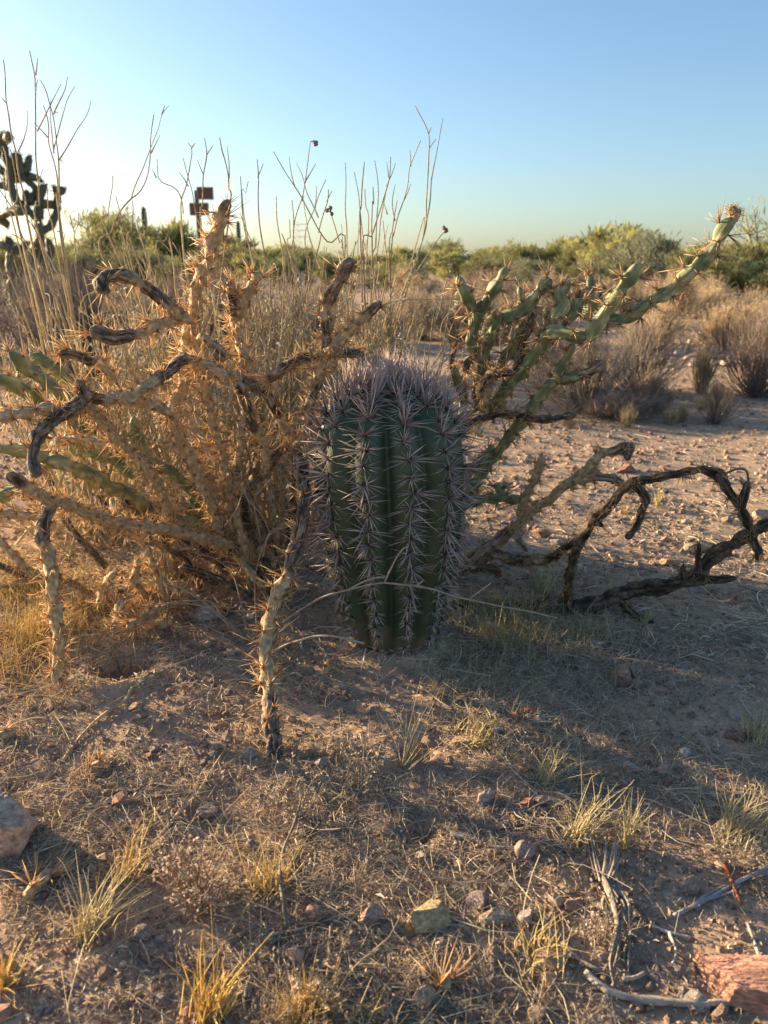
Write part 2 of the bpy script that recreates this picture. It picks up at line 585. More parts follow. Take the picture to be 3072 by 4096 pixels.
# ------------------------------------------------------------------ saguaro
def saguaro():
    cx, cy = .017, 1.215
    z0 = float(gz(cx, cy)) - .025
    root = thing('saguaro_cactus', (cx, cy, z0), 'young ribbed dark green columnar cactus with long grey pink spines', 'cactus')
    Hh = .470
    zp = np.array([0, .03, .06, .12, .20, .29, .36, .41, .44, .462, .476, .484, .485]) * .97
    rp = np.array([.066, .074, .081, .094, .109, .120, .122, .115, .101, .078, .05, .02, .0])
    n = 110; nr = 11; m = nr * 14
    u = np.linspace(0, 1, n)
    # arc length spacing
    zz = np.interp(np.linspace(0, 12, 400), np.arange(13), zp); rq = np.interp(np.linspace(0, 12, 400), np.arange(13), rp)
    s = np.concatenate([[0], np.cumsum(np.hypot(np.diff(zz), np.diff(rq)))])
    zs = np.interp(u * s[-1], s, zz); rs = np.interp(u * s[-1], s, rq)
    ker = np.ones(7) / 7
    rs2 = np.convolve(np.pad(rs, 3, mode='edge'), ker, 'valid'); rs2[-4:] = rs[-4:]; rs = rs2
    PH0 = R(-90 + 12.5)
    ph = np.arange(m) * 2 * math.pi / m + PH0
    c = np.abs(np.cos(nr / 2 * (ph - PH0)))
    swirl = .05 * np.sin(zs * 7)
    crest = .79 + .21 * c[None] ** .85
    top = np.clip((zs - .40) / .08, 0, 1)[:, None]
    crest = crest * (1 - top * .3) + top * .3 * crest.max()
    RR = rs[:, None] * crest
    RR = RR * (1 + .03 * (fbm(zs[:, None] * 14 + 0 * ph, np.repeat(ph[None] * 2, n, 0), 77) - .5))
    PHI = ph[None] + swirl[:, None]
    lean = np.array([-.010, .012])
    X = cx + RR * np.cos(PHI) + lean[0] * (zs / Hh)[:, None]; Y = cy + RR * np.sin(PHI) + lean[1] * (zs / Hh)[:, None]
    Z = z0 + zs[:, None] + 0 * RR
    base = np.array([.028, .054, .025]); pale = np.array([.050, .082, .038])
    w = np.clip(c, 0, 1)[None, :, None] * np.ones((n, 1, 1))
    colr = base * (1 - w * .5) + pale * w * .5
    low = np.clip(1.15 - zs[:, None] / .085 + 1.2 * (fbm(zs[:, None] * 40 + 0 * ph, np.cos(ph)[None] * 6 + np.sin(ph)[None] * 7 + 0 * zs[:, None], 83) - .5), 0, 1)[..., None] * .9
    colr = colr * (1 - low) + np.array([.20, .14, .085]) * low
    cork = np.clip((fbm(zs[:, None] * 26 + 0 * ph, np.cos(ph)[None] * 3 + np.sin(ph)[None] * 4.3 + 9 + 0 * zs[:, None], 79, 4) - .56 - .25 * np.clip(zs / .3, 0, 1)[:, None]) * 7, 0, 1)[..., None] * .75
    colr = colr * (1 - cork) + np.array([.19, .15, .09]) * cork
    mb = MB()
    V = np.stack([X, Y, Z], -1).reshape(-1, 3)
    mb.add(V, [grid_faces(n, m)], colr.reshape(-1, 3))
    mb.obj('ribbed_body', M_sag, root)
    g = np.random.default_rng(5)
    # areoles run along the crests
    k = 0
    for r_ in range(nr):
        s_pos = .020 + g.uniform(0, .012)
        tot = s[-1]
        while s_pos < tot - .012:
            zc = np.interp(s_pos, s, zz); rc = np.interp(s_pos, s, rq)
            rc = rc * (1.0)
            dz = np.interp(s_pos + .004, s, zz) - np.interp(s_pos - .004, s, zz)
            dr = np.interp(s_pos + .004, s, rq) - np.interp(s_pos - .004, s, rq)
            a = PH0 + r_ * 2 * math.pi / nr + .05 * math.sin(zc * 7) + g.normal(0, .018)
            er = np.array([math.cos(a), math.sin(a), 0]); et = np.array([-math.sin(a), math.cos(a), 0])
            up = norm(er * dr + np.array([0, 0, dz])); nv = np.cross(et, up); nv = norm(nv)
            if np.dot(nv, er) < 0 and zc < .4:
                nv = -nv
            if nv[2] < -.3 and zc > .4:
                nv = -nv
            p = np.array([cx + lean[0] * zc / Hh, cy + lean[1] * zc / Hh, z0 + zc]) + er * rc * .995
            t = float(np.clip((zc - .36) / .1, 0, 1))          # towards the crown
            lowf = float(np.clip(zc / .22, .45, 1))
            mb = MB()
            # felted dark pad
            vv, ff = ICO[0] * np.array([.0048, .0048, .0048]) + p, ICO[1]
            mb.add(vv, [ff], np.array([.055, .04, .036]))
            q = int(g.integers(14, 19)) - int(3 * t)
            ps = np.arange(q) * 2 * math.pi / q + g.uniform(-.2, .2, q)
            th = g.uniform(R(58), R(86), q)
            D = nv * np.cos(th)[:, None] + (up * np.cos(ps)[:, None] * .55 + et * np.sin(ps)[:, None] * 1.5) * np.sin(th)[:, None]
            ln = g.uniform(.019, .040, q) * lowf * (1 + .25 * np.abs(np.sin(ps)))
            q2 = int(g.integers(5, 8)) + int(5 * t)
            th2 = g.uniform(R(12), R(58), q2); ps2 = g.uniform(0, 2 * math.pi, q2)
            D2 = nv * np.cos(th2)[:, None] + (up * np.cos(ps2)[:, None] + et * np.sin(ps2)[:, None]) * np.sin(th2)[:, None]
            bias = up * (-.75 * g.random() + 1.1 * t) + np.array([0, 0, .75]) * t
            D2 = D2 + bias * g.uniform(.3, 1.1, (q2, 1))
            ln2 = g.uniform(.032, .062, q2) * lowf * (1 + .25 * t)
            ksc = g.uniform(.75, 1.2); ln = ln * ksc; ln2 = ln2 * g.uniform(.8, 1.15)
            ln[g.random(q) < .14] *= .45; ln2[g.random(q2) < .15] *= .5
            PP = np.repeat(p[None], q + q2, 0) + g.normal(0, .0012, (q + q2, 3))
            DD = np.vstack([D, D2]); LL = np.concatenate([ln, ln2])
            rad = np.concatenate([g.uniform(.00055, .0008, q), g.uniform(.0009, .0013, q2)])
            v = g.uniform(.75, 1.2, (q + q2, 1))
            pink = np.array([.78, .62, .55]) * t + np.array([.76, .66, .60]) * (1 - t)
            add_spines(mb, PP, DD, LL, rad, np.array([.22, .15, .14]) * v, pink * v * g.uniform(.7, 1.1, (len(v), 1)), m=4)
            mb.obj('spine_cluster', M_sagspine, root)
            s_pos += g.uniform(.0220, .028) * (1 if zc < .43 else .9)
            k += 1
    # hub of the crown
    return k


def ico(sub=0):
    t = (1 + 5 ** .5) / 2
    v = norm(np.array([[-1, t, 0], [1, t, 0], [-1, -t, 0], [1, -t, 0], [0, -1, t], [0, 1, t], [0, -1, -t], [0, 1, -t],
                       [t, 0, -1], [t, 0, 1], [-t, 0, -1], [-t, 0, 1]], float))
    f = np.array([[0, 11, 5], [0, 5, 1], [0, 1, 7], [0, 7, 10], [0, 10, 11], [1, 5, 9], [5, 11, 4], [11, 10, 2], [10, 7, 6], [7, 1, 8],
                  [3, 9, 4], [3, 4, 2], [3, 2, 6], [3, 6, 8], [3, 8, 9], [4, 9, 5], [2, 4, 11], [6, 2, 10], [8, 6, 7], [9, 8, 1]])
    for _ in range(sub):
        vs = [tuple(x) for x in v]; cache = {}
        nf = []

        def mid(a, b):
            key = (min(a, b), max(a, b))
            if key not in cache:
                p = (np.array(vs[a]) + np.array(vs[b])) / 2; p = p / np.linalg.norm(p)
                vs.append(tuple(p)); cache[key] = len(vs) - 1
            return cache[key]
        for a, b, c in f:
            ab, bc, ca = mid(a, b), mid(b, c), mid(c, a)
            nf += [[a, ab, ca], [b, bc, ab], [c, ca, bc], [ab, bc, ca]]
        v = np.array(vs); f = np.array(nf)
    return v, f


ICO = ico(0); ICO1 = ico(1); ICO2 = ico(2); ICO3 = ico(3); ICO4 = ico(4)
saguaro()

# ------------------------------------------------------------------ dry cholla on the left
base_dry = on_ground('d', 600, 1322)
dry = thing('dry_cholla', base_dry, 'sprawling dried tan cholla bush bristling with orange spines beside the ribbed cactus', 'cactus')
BD = 'S 1111,2470,1.37 '
DRY = [
    # (path root to tip, Y0, Y1, radius, style, black ranges, tip radius)
    (BD + '1050,2330,1.37 970,2230,1.37 905,2170,1.37', 0, 0, .017, 'dead', (), .015),
    (BD + '1130,2330,1.36 1150,2150,1.33 1172,1950,1.30 1185,1780,1.28', 0, 0, .017, 'dead', (), .013),
    (BD + '1080,2300,1.40 1040,2180,1.42 985,2075,1.43 955,1960,1.44', 0, 0, .017, 'dead', (), .012),
    # tall upright arm
    ('D 1480,1440 1440,1300 1370,1120 1300,950 1215,790 1160,660 1160,560 1205,420 1245,200 A 1255,1200 1280,1080 1310,950 1350,830 1390,720 1420,600 1465,455 1512,345', 1.37, 1.24, .0135, 'dry', [(.975, 1)], .0125),
    ('D 1530,1400 1525,1080 1480,880 1430,700 1390,500 1340,330 1290,230', 1.38, 1.27, .0105, 'dry', (), None),
    ('D 1120,1350 1080,1150 1010,1010 920,900 820,800 720,690 640,600 565,480', 1.33, 1.14, .0115, 'dry', (), None),
    # long low arm to the left and its hanging end
    ('D 1540,1450 1380,1430 1150,1365 900,1335 720,1295 560,1240 450,1180 330,1150 200,1080 40,985', 1.37, 1.05, .014, 'dry', [(.93, 1)], .011),
    ('I 275,25 245,120 250,220 280,330 295,450 310,570 320,700 325,830 318,960 312,1020', 1.09, 1.035, .0130, 'dry', [(.0, .2)], .010),
    ('D 560,490 470,560 350,640 260,750 220,870 250,1000', 1.14, 1.04, .0108, 'dead', (), .010),
    ('D 575,490 550,440 522,365', 1.14, 1.13, .0125, 'dead', (), .010),
    ('D 1245,205 1130,290 1000,390 860,470 700,492 565,482', 1.24, 1.14, .0115, 'dry', [(.02, .35), (.85, 1)], .0115),
    ('E 840,1075 780,960 720,850 640,700 560,600 450,530 300,445 D 1500,330 1350,250 1240,205', 1.28, 1.24, .0108, 'dry', [(.25, .62)], .010),
    ('D 540,560 400,580 300,560 130,582 -60,612', 1.15, 1.10, .0115, 'dry', (), None),
    ('A 1250,1090 1180,1115 1130,1040 1040,980 940,910 850,840 780,818 700,838 662,870 690,955', 1.26, 1.16, .0118, 'dry', [(.25, .5), (.6, 1)], .011),
    ('A 1245,1105 1180,1120 1060,1150 950,1195 850,1225 760,1240 680,1222 600,1188', 1.26, 1.16, .0118, 'dry', [(.55, 1)], .0105),
    ('D 790,395 720,310 660,235 A 600,1400 530,1360 440,1340 370,1362', 1.25, 1.2, .0108, 'dry', [(.5, 1)], .008),
    ('D 900,480 1000,530 1090,560 1160,640', 1.2, 1.24, .011, 'dry', (), None),
    ('D 1330,60 1420,150 1510,225', 1.27, 1.30, .0115, 'dry', [(.3, .8)], None),
    # stubs behind the tall arm
    ('E 400,470 385,300 B 250,1200 240,1120 280,1040 320,960 370,870 410,812', 1.34, 1.26, .0115, 'dry', (), None),
    ('B 235,1150 230,1080 212,960 200,860', 1.31, 1.27, .011, 'dry', [(.2, .7)], None),
    # fork beside the ribbed cactus
    ('E 845,1075 940,955 960,850 980,690 1030,530 1060,370 B 835,1335', 1.27, 1.20, .0095, 'dry', [(.55, .7)], .0095),
    ('B 830,1335 825,1230 815,1120 840,1040 880,950 930,870 960,790 1020,728', 1.20, 1.16, .0098, 'dry', [(.0, .35), (.5, 1)], .0098),
    ('B 840,1335 900,1290 970,1220 1050,1140 1130,1070 1200,1000', 1.20, 1.17, .0098, 'dry', [(.78, 1)], .0085),
    ('B 830,1340 740,1380 640,1400 560,1440 470,1510 425,1545', 1.20, 1.25, .0105, 'dry', [(.05, .9)], .009),
    ('B 845,1350 930,1345 1020,1345 1080,1365', 1.21, 1.28, .0085, 'dead', (), .007),
    ('E 620,1240 580,1130 530,1010 470,900 430,800 392,680 335,500', 1.30, 1.22, .0108, 'dry', [(.45, 1)], None),
    ('E 620,1240 700,1130 790,1060', 1.30, 1.29, .012, 'dead', (), None),
    # arm leaning forward to the ground
    ('E 860,1150 885,1290 912,1400 918,1520 900,1700 880,1880 I 1630,300 1590,400 1530,520 1500,650 1475,780 1465,900 1480,1020 1490,1100 1505,1200 1520,1320 1510,1430 1500,1535', 1.24, .865, .0125, 'dry', [(.0, .42), (.78, 1)], .0118),
    # inner mass
    ('D 1490,1430 1380,1250 1330,1080 1230,1010', 1.45, 1.5, .010, 'dry', (), None),
    ('D 1560,1440 1570,1200 1560,980 1590,800 1600,600', 1.42, 1.5, .010, 'dry', [(.3, .6)], None),
    ('D 1450,1420 1250,1250 1100,1150 960,1130 860,1060', 1.45, 1.55, .010, 'dry', (), None),
    ('D 700,800 560,760 420,760 340,790', 1.3, 1.35, .010, 'dry', (), None),
    ('D 1480,880 1400,830 1330,700 1300,560', 1.4, 1.45, .009, 'dry', (), None),
    ('D 330,1230 200,1270 60,1250 -60,1290', 1.3, 1.25, .010, 'dry', (), None),
]
for i, (ps, y0, y1, r, st, bk, rt) in enumerate(DRY):
    stem(dry, path(ps, y0, y1), r * .9, st, 11 + i * 7, bk, (rt or r * .9) * .9)
# crowded inner arms, rooted in the old trunks
gi = np.random.default_rng(2024)
for i in range(20):
    far_l = i >= 15
    b = base_dry + np.array([gi.uniform(-.55, -.15) if far_l else gi.uniform(-.22, .02), gi.uniform(.0, .25), .02])
    az = gi.uniform(-1.4, -.1) if far_l else gi.uniform(-1.25, .35); L = gi.uniform(.16, .38); el = gi.uniform(.15, 1.25)
    d = np.array([math.sin(az) * math.cos(el), gi.uniform(-.05, .45), math.sin(el)])
    p1 = b + d * L * .4 + gi.normal(0, .012, 3); p2 = b + d * L * .75 + gi.normal(0, .02, 3); p3 = b + d * L + gi.normal(0, .03, 3) + np.array([0, 0, -.03 * (i % 3)])
    k = gi.random()
    stem(dry, np.array([b, p1, p2, p3]), gi.uniform(.006, .0085), 'dead' if k < .4 else 'dry', 2100 + i * 3, [(.6, 1)] if k > .75 else (), None, dens=.45)
# low dead arms sprawling left under the long arm
for i in range(12):
    b = at('d', gi.uniform(150, 520), gi.uniform(1180, 1280), gi.uniform(1.25, 1.5)); b[2] = float(gz(b[0], b[1])) + .012
    d = np.array([gi.normal(0, 1), gi.normal(0, .6), gi.uniform(-.02, .35)]); d = d / np.linalg.norm(d) * gi.uniform(.08, .2)
    e = b + d; e[2] = max(e[2], float(gz(e[0], e[1])) + .01)
    stem(dry, np.array([b, (b + e) / 2 + gi.normal(0, .012, 3), e]), gi.uniform(.006, .009), 'dead' if i % 2 else 'dry', 2300 + i * 3, (), None, tone=1.6)
# small knots of spines low in the bush
for i, (ps, y0, y1) in enumerate([('I 560,560 600,440 640,400', 1.24, 1.22), ('I 700,720 780,680 840,650', 1.22, 1.2), ('I 640,720 660,600 680,540', 1.2, 1.22)]):
    stem(dry, path(ps, y0, y1), .009, 'dry', 400 + i, (), .008, dens=2)

# ------------------------------------------------------------------ green cholla behind it on the left
gl_base = on_ground('d', 520, 1275)
gl = thing('green_cholla', gl_base, 'green cholla with low arms tangled behind the dried tan cholla', 'cactus')
GLB = 'S 963,2370,1.47 '
for i, (ps, y0, y1, r, rt) in enumerate([
    (GLB + '940,2250,1.47 D 1450,1370,1.47 1330,1240,1.46 1285,1150,1.45 1250,1060,1.44 1120,975,1.43 1000,900,1.42 930,780,1.41 895,690,1.4 888,610,1.4', 0, 0, .0135, .012),
    ('D 1400,1330,1.46 1150,1290,1.44 1000,1210,1.40 840,1120,1.37 720,1060,1.34 600,990,1.31 450,930,1.28 290,890,1.26', 0, 0, .0145, .0135),
    ('D 300,890,1.26 150,835,1.24 -60,815,1.22', 0, 0, .013, .012),
    ('D 1050,950 920,900 780,800 640,690 560,610 470,510 390,450 260,350 150,260 62,180', 1.43, 1.28, .0135, .0125),
    ('D 760,780 620,560 480,390 400,325 310,262 195,200', 1.42, 1.34, .013, .012),
    ('D 640,690 480,640 310,540 200,460 100,392 -40,345', 1.38, 1.26, .0145, .013),
    ('D 900,1000 700,860 500,830 440,720', 1.40, 1.36, .013, .012),
    ('D 450,1180 250,1120 120,1100 -60,1150', 1.36, 1.30, .013, .012)]):
    stem(gl, path(ps, y0, y1), r, 'green', 300 + i * 3, (), rt, spl=(.010, .022), dens=1)

# ------------------------------------------------------------------ green cholla on the right
gr_base = on_ground('d', 985, 1258)
gr = thing('green_cholla', gr_base, 'green jointed cholla reaching out on the far side of the ribbed cactus', 'cactus')
GRB = 'd 985,1262,1.50 '
GR = [
    (GRB + '975,1150,1.49 C 90,1330,1.48 180,1220,1.46 300,1130,1.44 370,1060,1.42 430,1000,1.40 490,920,1.38 550,850,1.36 600,770,1.34 625,735,1.33', 0, 0, .017, 'green', (), .0145),
    ('C 600,765 650,755 720,775 790,780', 1.33, 1.30, .0155, 'green', (), .015),
    ('C 800,790 815,755 860,680 920,600 980,510 1032,425', 1.30, 1.27, .0165, 'green', (), .0155),
    ('C 830,735 900,705 970,690 1050,640 1150,580 1220,530 1310,450 1380,370 1440,280 1495,200', 1.31, 1.27, .0155, 'green', (), .0145),
    (GRB + 'H 60,560,1.49 130,440,1.47 200,330,1.45 C 350,1340,1.43 430,1240,1.41 510,1140,1.39 580,1040,1.37 640,980,1.36 680,900,1.35 720,815,1.34', 0, 0, .0165, 'green', (), .0135),
    ('C 640,995 670,990 740,970 800,950 865,900', 1.35, 1.31, .0135, 'green', [(.45, 1)], .011),
    ('C 385,692 460,665 530,590 610,500', 1.40, 1.36, .0155, 'green', (), .0145),
    ('C 640,740 640,690 665,640 650,580 692,500', 1.33, 1.35, .0155, 'green', (), .0145),
    ('C 660,720 690,680 725,620 745,550', 1.34, 1.37, .0145, 'green', [(.7, 1)], .0125),
    ('C 780,700 790,640 800,540 803,460', 1.40, 1.42, .0135, 'green', (), .012),
    ('C 780,690 830,600 870,530', 1.42, 1.44, .012, 'green', [(.5, 1)], .011),
    ('C 250,860 235,830 228,770 242,690 222,620 190,570 158,490', 1.43, 1.38, .0155, 'green', (), .0145),
    ('C 240,700 270,650 300,600 350,530 395,445', 1.42, 1.38, .0150, 'green', (), .014),
    (GRB + 'C 120,1250,1.48 250,1150,1.46 255,1050,1.45 270,970,1.44 290,880,1.43 310,810,1.42 340,740,1.41 375,670,1.40', 0, 0, .015, 'green', [(.35, .75)], .0125),
    ('C 350,950 400,860 440,790 485,700', 1.45, 1.42, .0130, 'green', (), .0125),
    ('C 440,940 468,850 488,760 520,665', 1.41, 1.37, .0115, 'dead', (), .009),
    ('C 130,1240 250,1175 380,1150 500,1172 620,1178 735,1165', 1.44, 1.33, .0115, 'dead', (), .009),
    ('C 260,1060 290,1000 370,960 430,962', 1.42, 1.38, .011, 'dry', [(.5, 1)], .008),
    ('C 190,1110 160,1000 130,900 160,800', 1.46, 1.44, .010, 'dead', (), .006),
    ('C 190,1110 180,1040 150,960 140,930', 1.46, 1.44, .012, 'green', (), .011),
    ('H 60,540 140,522 250,510 340,520 425,527', 1.47, 1.42, .0140, 'green', (), .011),
    ('H 250,515 262,480 235,435', 1.45, 1.45, .0125, 'green', (), .011),
    ('C 450,660 465,600 455,540', 1.42, 1.42, .0115, 'green', (), .010),
    ('C 545,850 575,770 590,700 585,640', 1.38, 1.42, .0135, 'green', (), .012),
    ('C 470,930 440,850 455,780 470,720', 1.42, 1.45, .0130, 'green', (), .011),
    ('C 690,700 735,650 770,590 775,540', 1.38, 1.40, .0125, 'green', [(.7, 1)], .011),
    ('C 320,830 300,760 320,700 350,650', 1.45, 1.47, .0125, 'green', (), .011),
    ('H 10,480 90,400 170,300 230,240', 1.48, 1.5, .014, 'green', (), .012),
    ('C 290,880 210,900 190,960', 1.43, 1.42, .010, 'dry', [(.4, 1)], .008),
    ('C 300,1100 270,1040 310,980 350,930', 1.40, 1.39, .0105, 'dry', [(.3, .8)], .009),
]
for i, (ps, y0, y1, r, st, bk, rt) in enumerate(GR):
    stem(gr, path(ps, y0, y1), r * .80, st, 500 + i * 5, bk, rt * .80, spl=(.014, .034), dens=1)
# dried fruit on the longest arm
fp = path('C 1500,190 1540,205', 1.27, 1.27)
for i, (p, s_) in enumerate([(fp[0], .0075), (fp[1] + np.array([-.014, .004, 0]), .008), (fp[0] + np.array([-.006, 0, .006]), .0065)]):
    g = np.random.default_rng(90 + i)
    v = ICO2[0].copy()
    v = v * (1 + .35 * (g.random((len(v), 1)) - .5)) * np.array([1, 1, 1.15])
    v[:, 2] -= .35 * np.exp(-(v[:, 0] ** 2 + v[:, 1] ** 2) * 5) * (v[:, 2] > 0)
    mb = MB(); mb.add(v * s_ + p, [ICO2[1]], np.array([.52, .36, .20]) * g.uniform(.6, 1.2, (len(v), 1)))
    fo = mb.obj('dried_fruit', M_stem, gr, smooth=False)
    q = 40
    d = norm(g.normal(size=(q, 3)) + np.array([0, 0, .6]))
    sp = MB(); add_spines(sp, p + d * s_ * .9, d, g.uniform(.006, .014, q), .0005, SPG_A, SPG_B)
    so = sp.obj('spines', M_spine, fo); so['kind'] = 'stuff'

# ------------------------------------------------------------------ dead cholla skeleton on the right
log_base = on_ground('d', 1190, 1335)
dl = thing('fallen_cholla_skeleton', log_base, 'fallen dead cholla with blackened arching limbs lying on the stony soil', 'dead cactus')
DL = [
    ('H 20,1090,1.36 140,1085,1.36 300,1085,1.34 380,1085,1.33 500,1072,1.32 640,1072,1.32 760,1060,1.32 890,1020,1.32 1000,1000,1.31 1150,960,1.30 1280,915,1.29 1340,865,1.28 1430,785,1.27 1530,712,1.26 1680,640,1.25 1800,585,1.24', .023, .015),
    ('H 1200,945,1.30 1280,940,1.29 1400,930,1.28 1495,926,1.27', .015, .007),
    ('H 612,1075,1.32 616,940,1.30 640,830,1.29 690,730,1.28 740,640,1.27 800,580,1.26 880,490,1.25 950,430,1.24 1040,410,1.24 1150,385,1.23 1300,370,1.22 1440,388,1.21', .0118, .0105),
    ('H 1400,392,1.21 1440,440,1.20 1480,500,1.20 1530,570,1.19 1570,680,1.18 1600,770,1.17 1612,838,1.17', .0115, .009),
    ('H 1525,560,1.19 1540,500,1.19 1552,430,1.19', .010, .008),
    ('H 955,440,1.24 1010,500,1.23 1022,530,1.23 990,600,1.22 960,670,1.22 918,725,1.21', .0085, .009),
    ('H 1290,900,1.28 1295,830,1.28 1300,750,1.28', .009, .005),
    ('H 1205,930,1.29 1212,890,1.29 1222,855,1.29', .008, .005),
    ('H 905,1060,1.32 935,1100,1.30 985,1135,1.28 1065,1162,1.26', .011, .006),
    ('H 740,640,1.27 780,640,1.25 795,660,1.25', .006, .005),
    ('H 745,660,1.27 720,630,1.28', .006, .004),
    ('H 500,840,1.36 545,815,1.34 600,775,1.32 680,730,1.29', .010, .0095),
]
for i, (ps, r, rt) in enumerate(DL):
    stem(dl, path(ps), r * .75, 'dead', 700 + i * 3, (), rt * .75, spl=(.012, .026), dens=.35 if i < 2 else .9, tone=.55, pale=.25)
mb = MB(); mb.tube(spline(path('H 1435,385,1.21 1500,358,1.21 1545,368,1.21 1556,425,1.21'), .006), .0022, np.array([.2, .16, .12]), 5)
mb.obj('curled_bark_strip', M_bark, dl)

# grey driftwood limbs and dry arms between it and the green cholla
tb = on_ground('d', 1050, 1240)
tc_ = thing('weathered_cholla_limbs', tb, 'tan and grey dried cholla limbs rising behind the blackened arching limbs', 'dead cactus')
TL = [
    ('H 40,900,1.47 100,835,1.46 170,785,1.45 250,740,1.44 310,690,1.43 380,625,1.41 430,580,1.40 510,520,1.38 600,445,1.36 690,420,1.34 760,402,1.33 850,410,1.31 905,432,1.28', .0125, .0085, 'dry', [(.0, .35), (.85, 1)]),
    ('H 100,880,1.47 210,805,1.45 330,832,1.42 450,835,1.38 530,838,1.36', .013, .010, 'dead', ()),
    ('H 620,440,1.36 660,408,1.35 720,360,1.34 760,315,1.33 785,272,1.33', .0105, .0105, 'dry', ()),
    ('H 780,275,1.33 830,268,1.32 875,258,1.31 935,222,1.30', .009, .0075, 'dry', [(.3, 1)]),
    ('H 935,225,1.30 935,260,1.30 922,312,1.30', .0075, .0075, 'dead', ()),
    ('H 370,600,1.41 390,510,1.40 420,450,1.39 460,370,1.38 488,290,1.37', .009, .010, 'dry', ()),
    ('H 110,860,1.46 240,880,1.44 330,900,1.42', .012, .008, 'dead', ()),
    ('H 330,680,1.42 370,740,1.40 400,790,1.39', .008, .006, 'dead', ()),
]
for i, (ps, r, rt, st, bk) in enumerate(TL):
    stem(tc_, path(ps), r, st, 800 + i * 3, bk, rt, spl=(.010, .020), dens=.8, tone=1.8)

# ------------------------------------------------------------------ upright dry shrubs
STW = np.array([.70, .56, .33]); STD = np.array([.30, .19, .12])
LEAFC = np.array([.40, .42, .33])


def add_leaves(mb, P, D, L, W, c, g):
    """small folded leaves, two bent quads each"""
    n = len(P)
    D = norm(D)
    U = norm(np.cross(D, g.normal(size=(n, 3)))); Nn = np.cross(U, D)
    L = np.broadcast_to(np.asarray(L, float), (n,))[:, None]; W = np.broadcast_to(np.asarray(W, float), (n,))[:, None]
    up = Nn * W * .5
    V = np.stack([P, P + D * L * .5 + U * W + up, P + D * L * .55, P + D * L * .5 - U * W + up, P + D * L - Nn * L * .2], 1).reshape(-1, 3)
    o = np.arange(n)[:, None] * 5
    f = np.vstack([o + np.array([[0, 2, 1]]), o + np.array([[0, 3, 2]]), o + np.array([[1, 2, 4]]), o + np.array([[2, 3, 4]])])
    c = np.broadcast_to(np.asarray(c, float), (n, 3))
    mb.add(V, [f], np.repeat(c, 5, 0))


def shrub(name, base, label, stalks, seed, n_fill, spread, fillh, Y, leafy=.5):
    g = np.random.default_rng(seed)
    root = thing(name, base, label, 'shrub', None)
    for i, (P, thick, lf) in enumerate(stalks):
        P = np.asarray(P)
        C = spline(P, .012)
        n = len(C)
        C = C + .004 * np.stack([vn(np.arange(n) * .17, np.full(n, k * 3.3), seed + i * 5 + k) - .5 for k in range(3)], 1)
        f = np.linspace(0, 1, n)
        r = thick * (1 - .84 * f) + .0004
        r = r * (1 + .25 * (vn(np.arange(n) * .6, np.zeros(n), seed + i) - .5))
        w = g.random()
        c0 = STW * (1 - w * .5) + STD * w * .5
        cc = c0[None] * (1 - .25 * f[:, None]) * g.uniform(.8, 1.15)
        mb = MB(); mb.tube(C, r, cc, 6)
        o = mb.obj('stem', M_twig, root)
        if lf > .1:
            K = int(g.poisson(lf * 13)) + 1
            ii = g.integers(int(n * .25), max(int(n * .25) + 2, int(n * .72)), K)
            k2 = np.repeat(ii, g.integers(2, 5, K))
            p = C[k2]
            T = norm(np.gradient(C, axis=0))[k2]
            d = norm(g.normal(size=(len(k2), 3)) + T * .9)
            lm = MB()
            w2 = g.random((len(k2), 1))
            lc = LEAFC * (1 - .5 * w2) + np.array([.45, .36, .22]) * .5 * w2
            add_leaves(lm, p + d * .001, d, g.uniform(.005, .011, len(k2)), g.uniform(.0016, .0034, len(k2)), lc, g)
            lo = lm.obj('leaves', M_leaf, o); lo['kind'] = 'stuff'
    return root


def to_base(P, base, g, jit=.05):
    """carry the lowest visible point of a stalk down to its root crown"""
    P = np.asarray(P)[::-1]
    b = np.array(base) + np.array([g.normal(0, jit), g.normal(0, jit * .7), -.01])
    b[2] = float(gz(b[0], b[1])) - .01
    low = P[0]
    q1 = b * .72 + low * .28; q1[2] = b[2] + (low[2] - b[2]) * .35
    return np.vstack([b, q1, P])


LEFT = ['N 22,180 38,300 48,520 65,620 90,800 135,950 160,1120 185,1260 210,1400 240,1620', 'N 240,115 265,230 288,340 295,560 300,780 300,1000 318,1200 315,1400 315,1600',
        'N 332,357 378,430 415,560 440,640 460,760 472,880 487,1010 490,1200 492,1400 510,1650', 'N 360,560 395,660 408,760 402,850 420,950 450,1060 480,1200 488,1300 500,1500',
        'N 25,905 48,980 60,1100 75,1280 100,1400 P 200,1180', 'N 90,925 120,1060 140,1200 150,1330 P 190,1150', 'N 0,1130 40,1250 80,1480 130,1600', 'N 390,1270 395,1420 430,1560 450,1659',
        'P 0,740 80,870 150,980 190,1130 270,1270 360,1420 440,1560 500,1659', 'P 180,840 240,980 320,1100 400,1250 480,1390 560,1540 640,1659', 'P 110,1150 200,1200 240,1340 320,1500 400,1659',
        'P 745,960 750,1060 715,1150 720,1260 730,1400 735,1600', 'P 290,1020 330,1120 400,1240', 'P 125,1400 160,1500 200,1600 230,1659', 'P 0,1480 60,1560 140,1659', 'P 620,1140 600,1260 590,1400 600,1560',
        'A 0,1080 90,1160 180,1240 230,1320', 'A -20,900 60,1010 120,1150 190,1260']
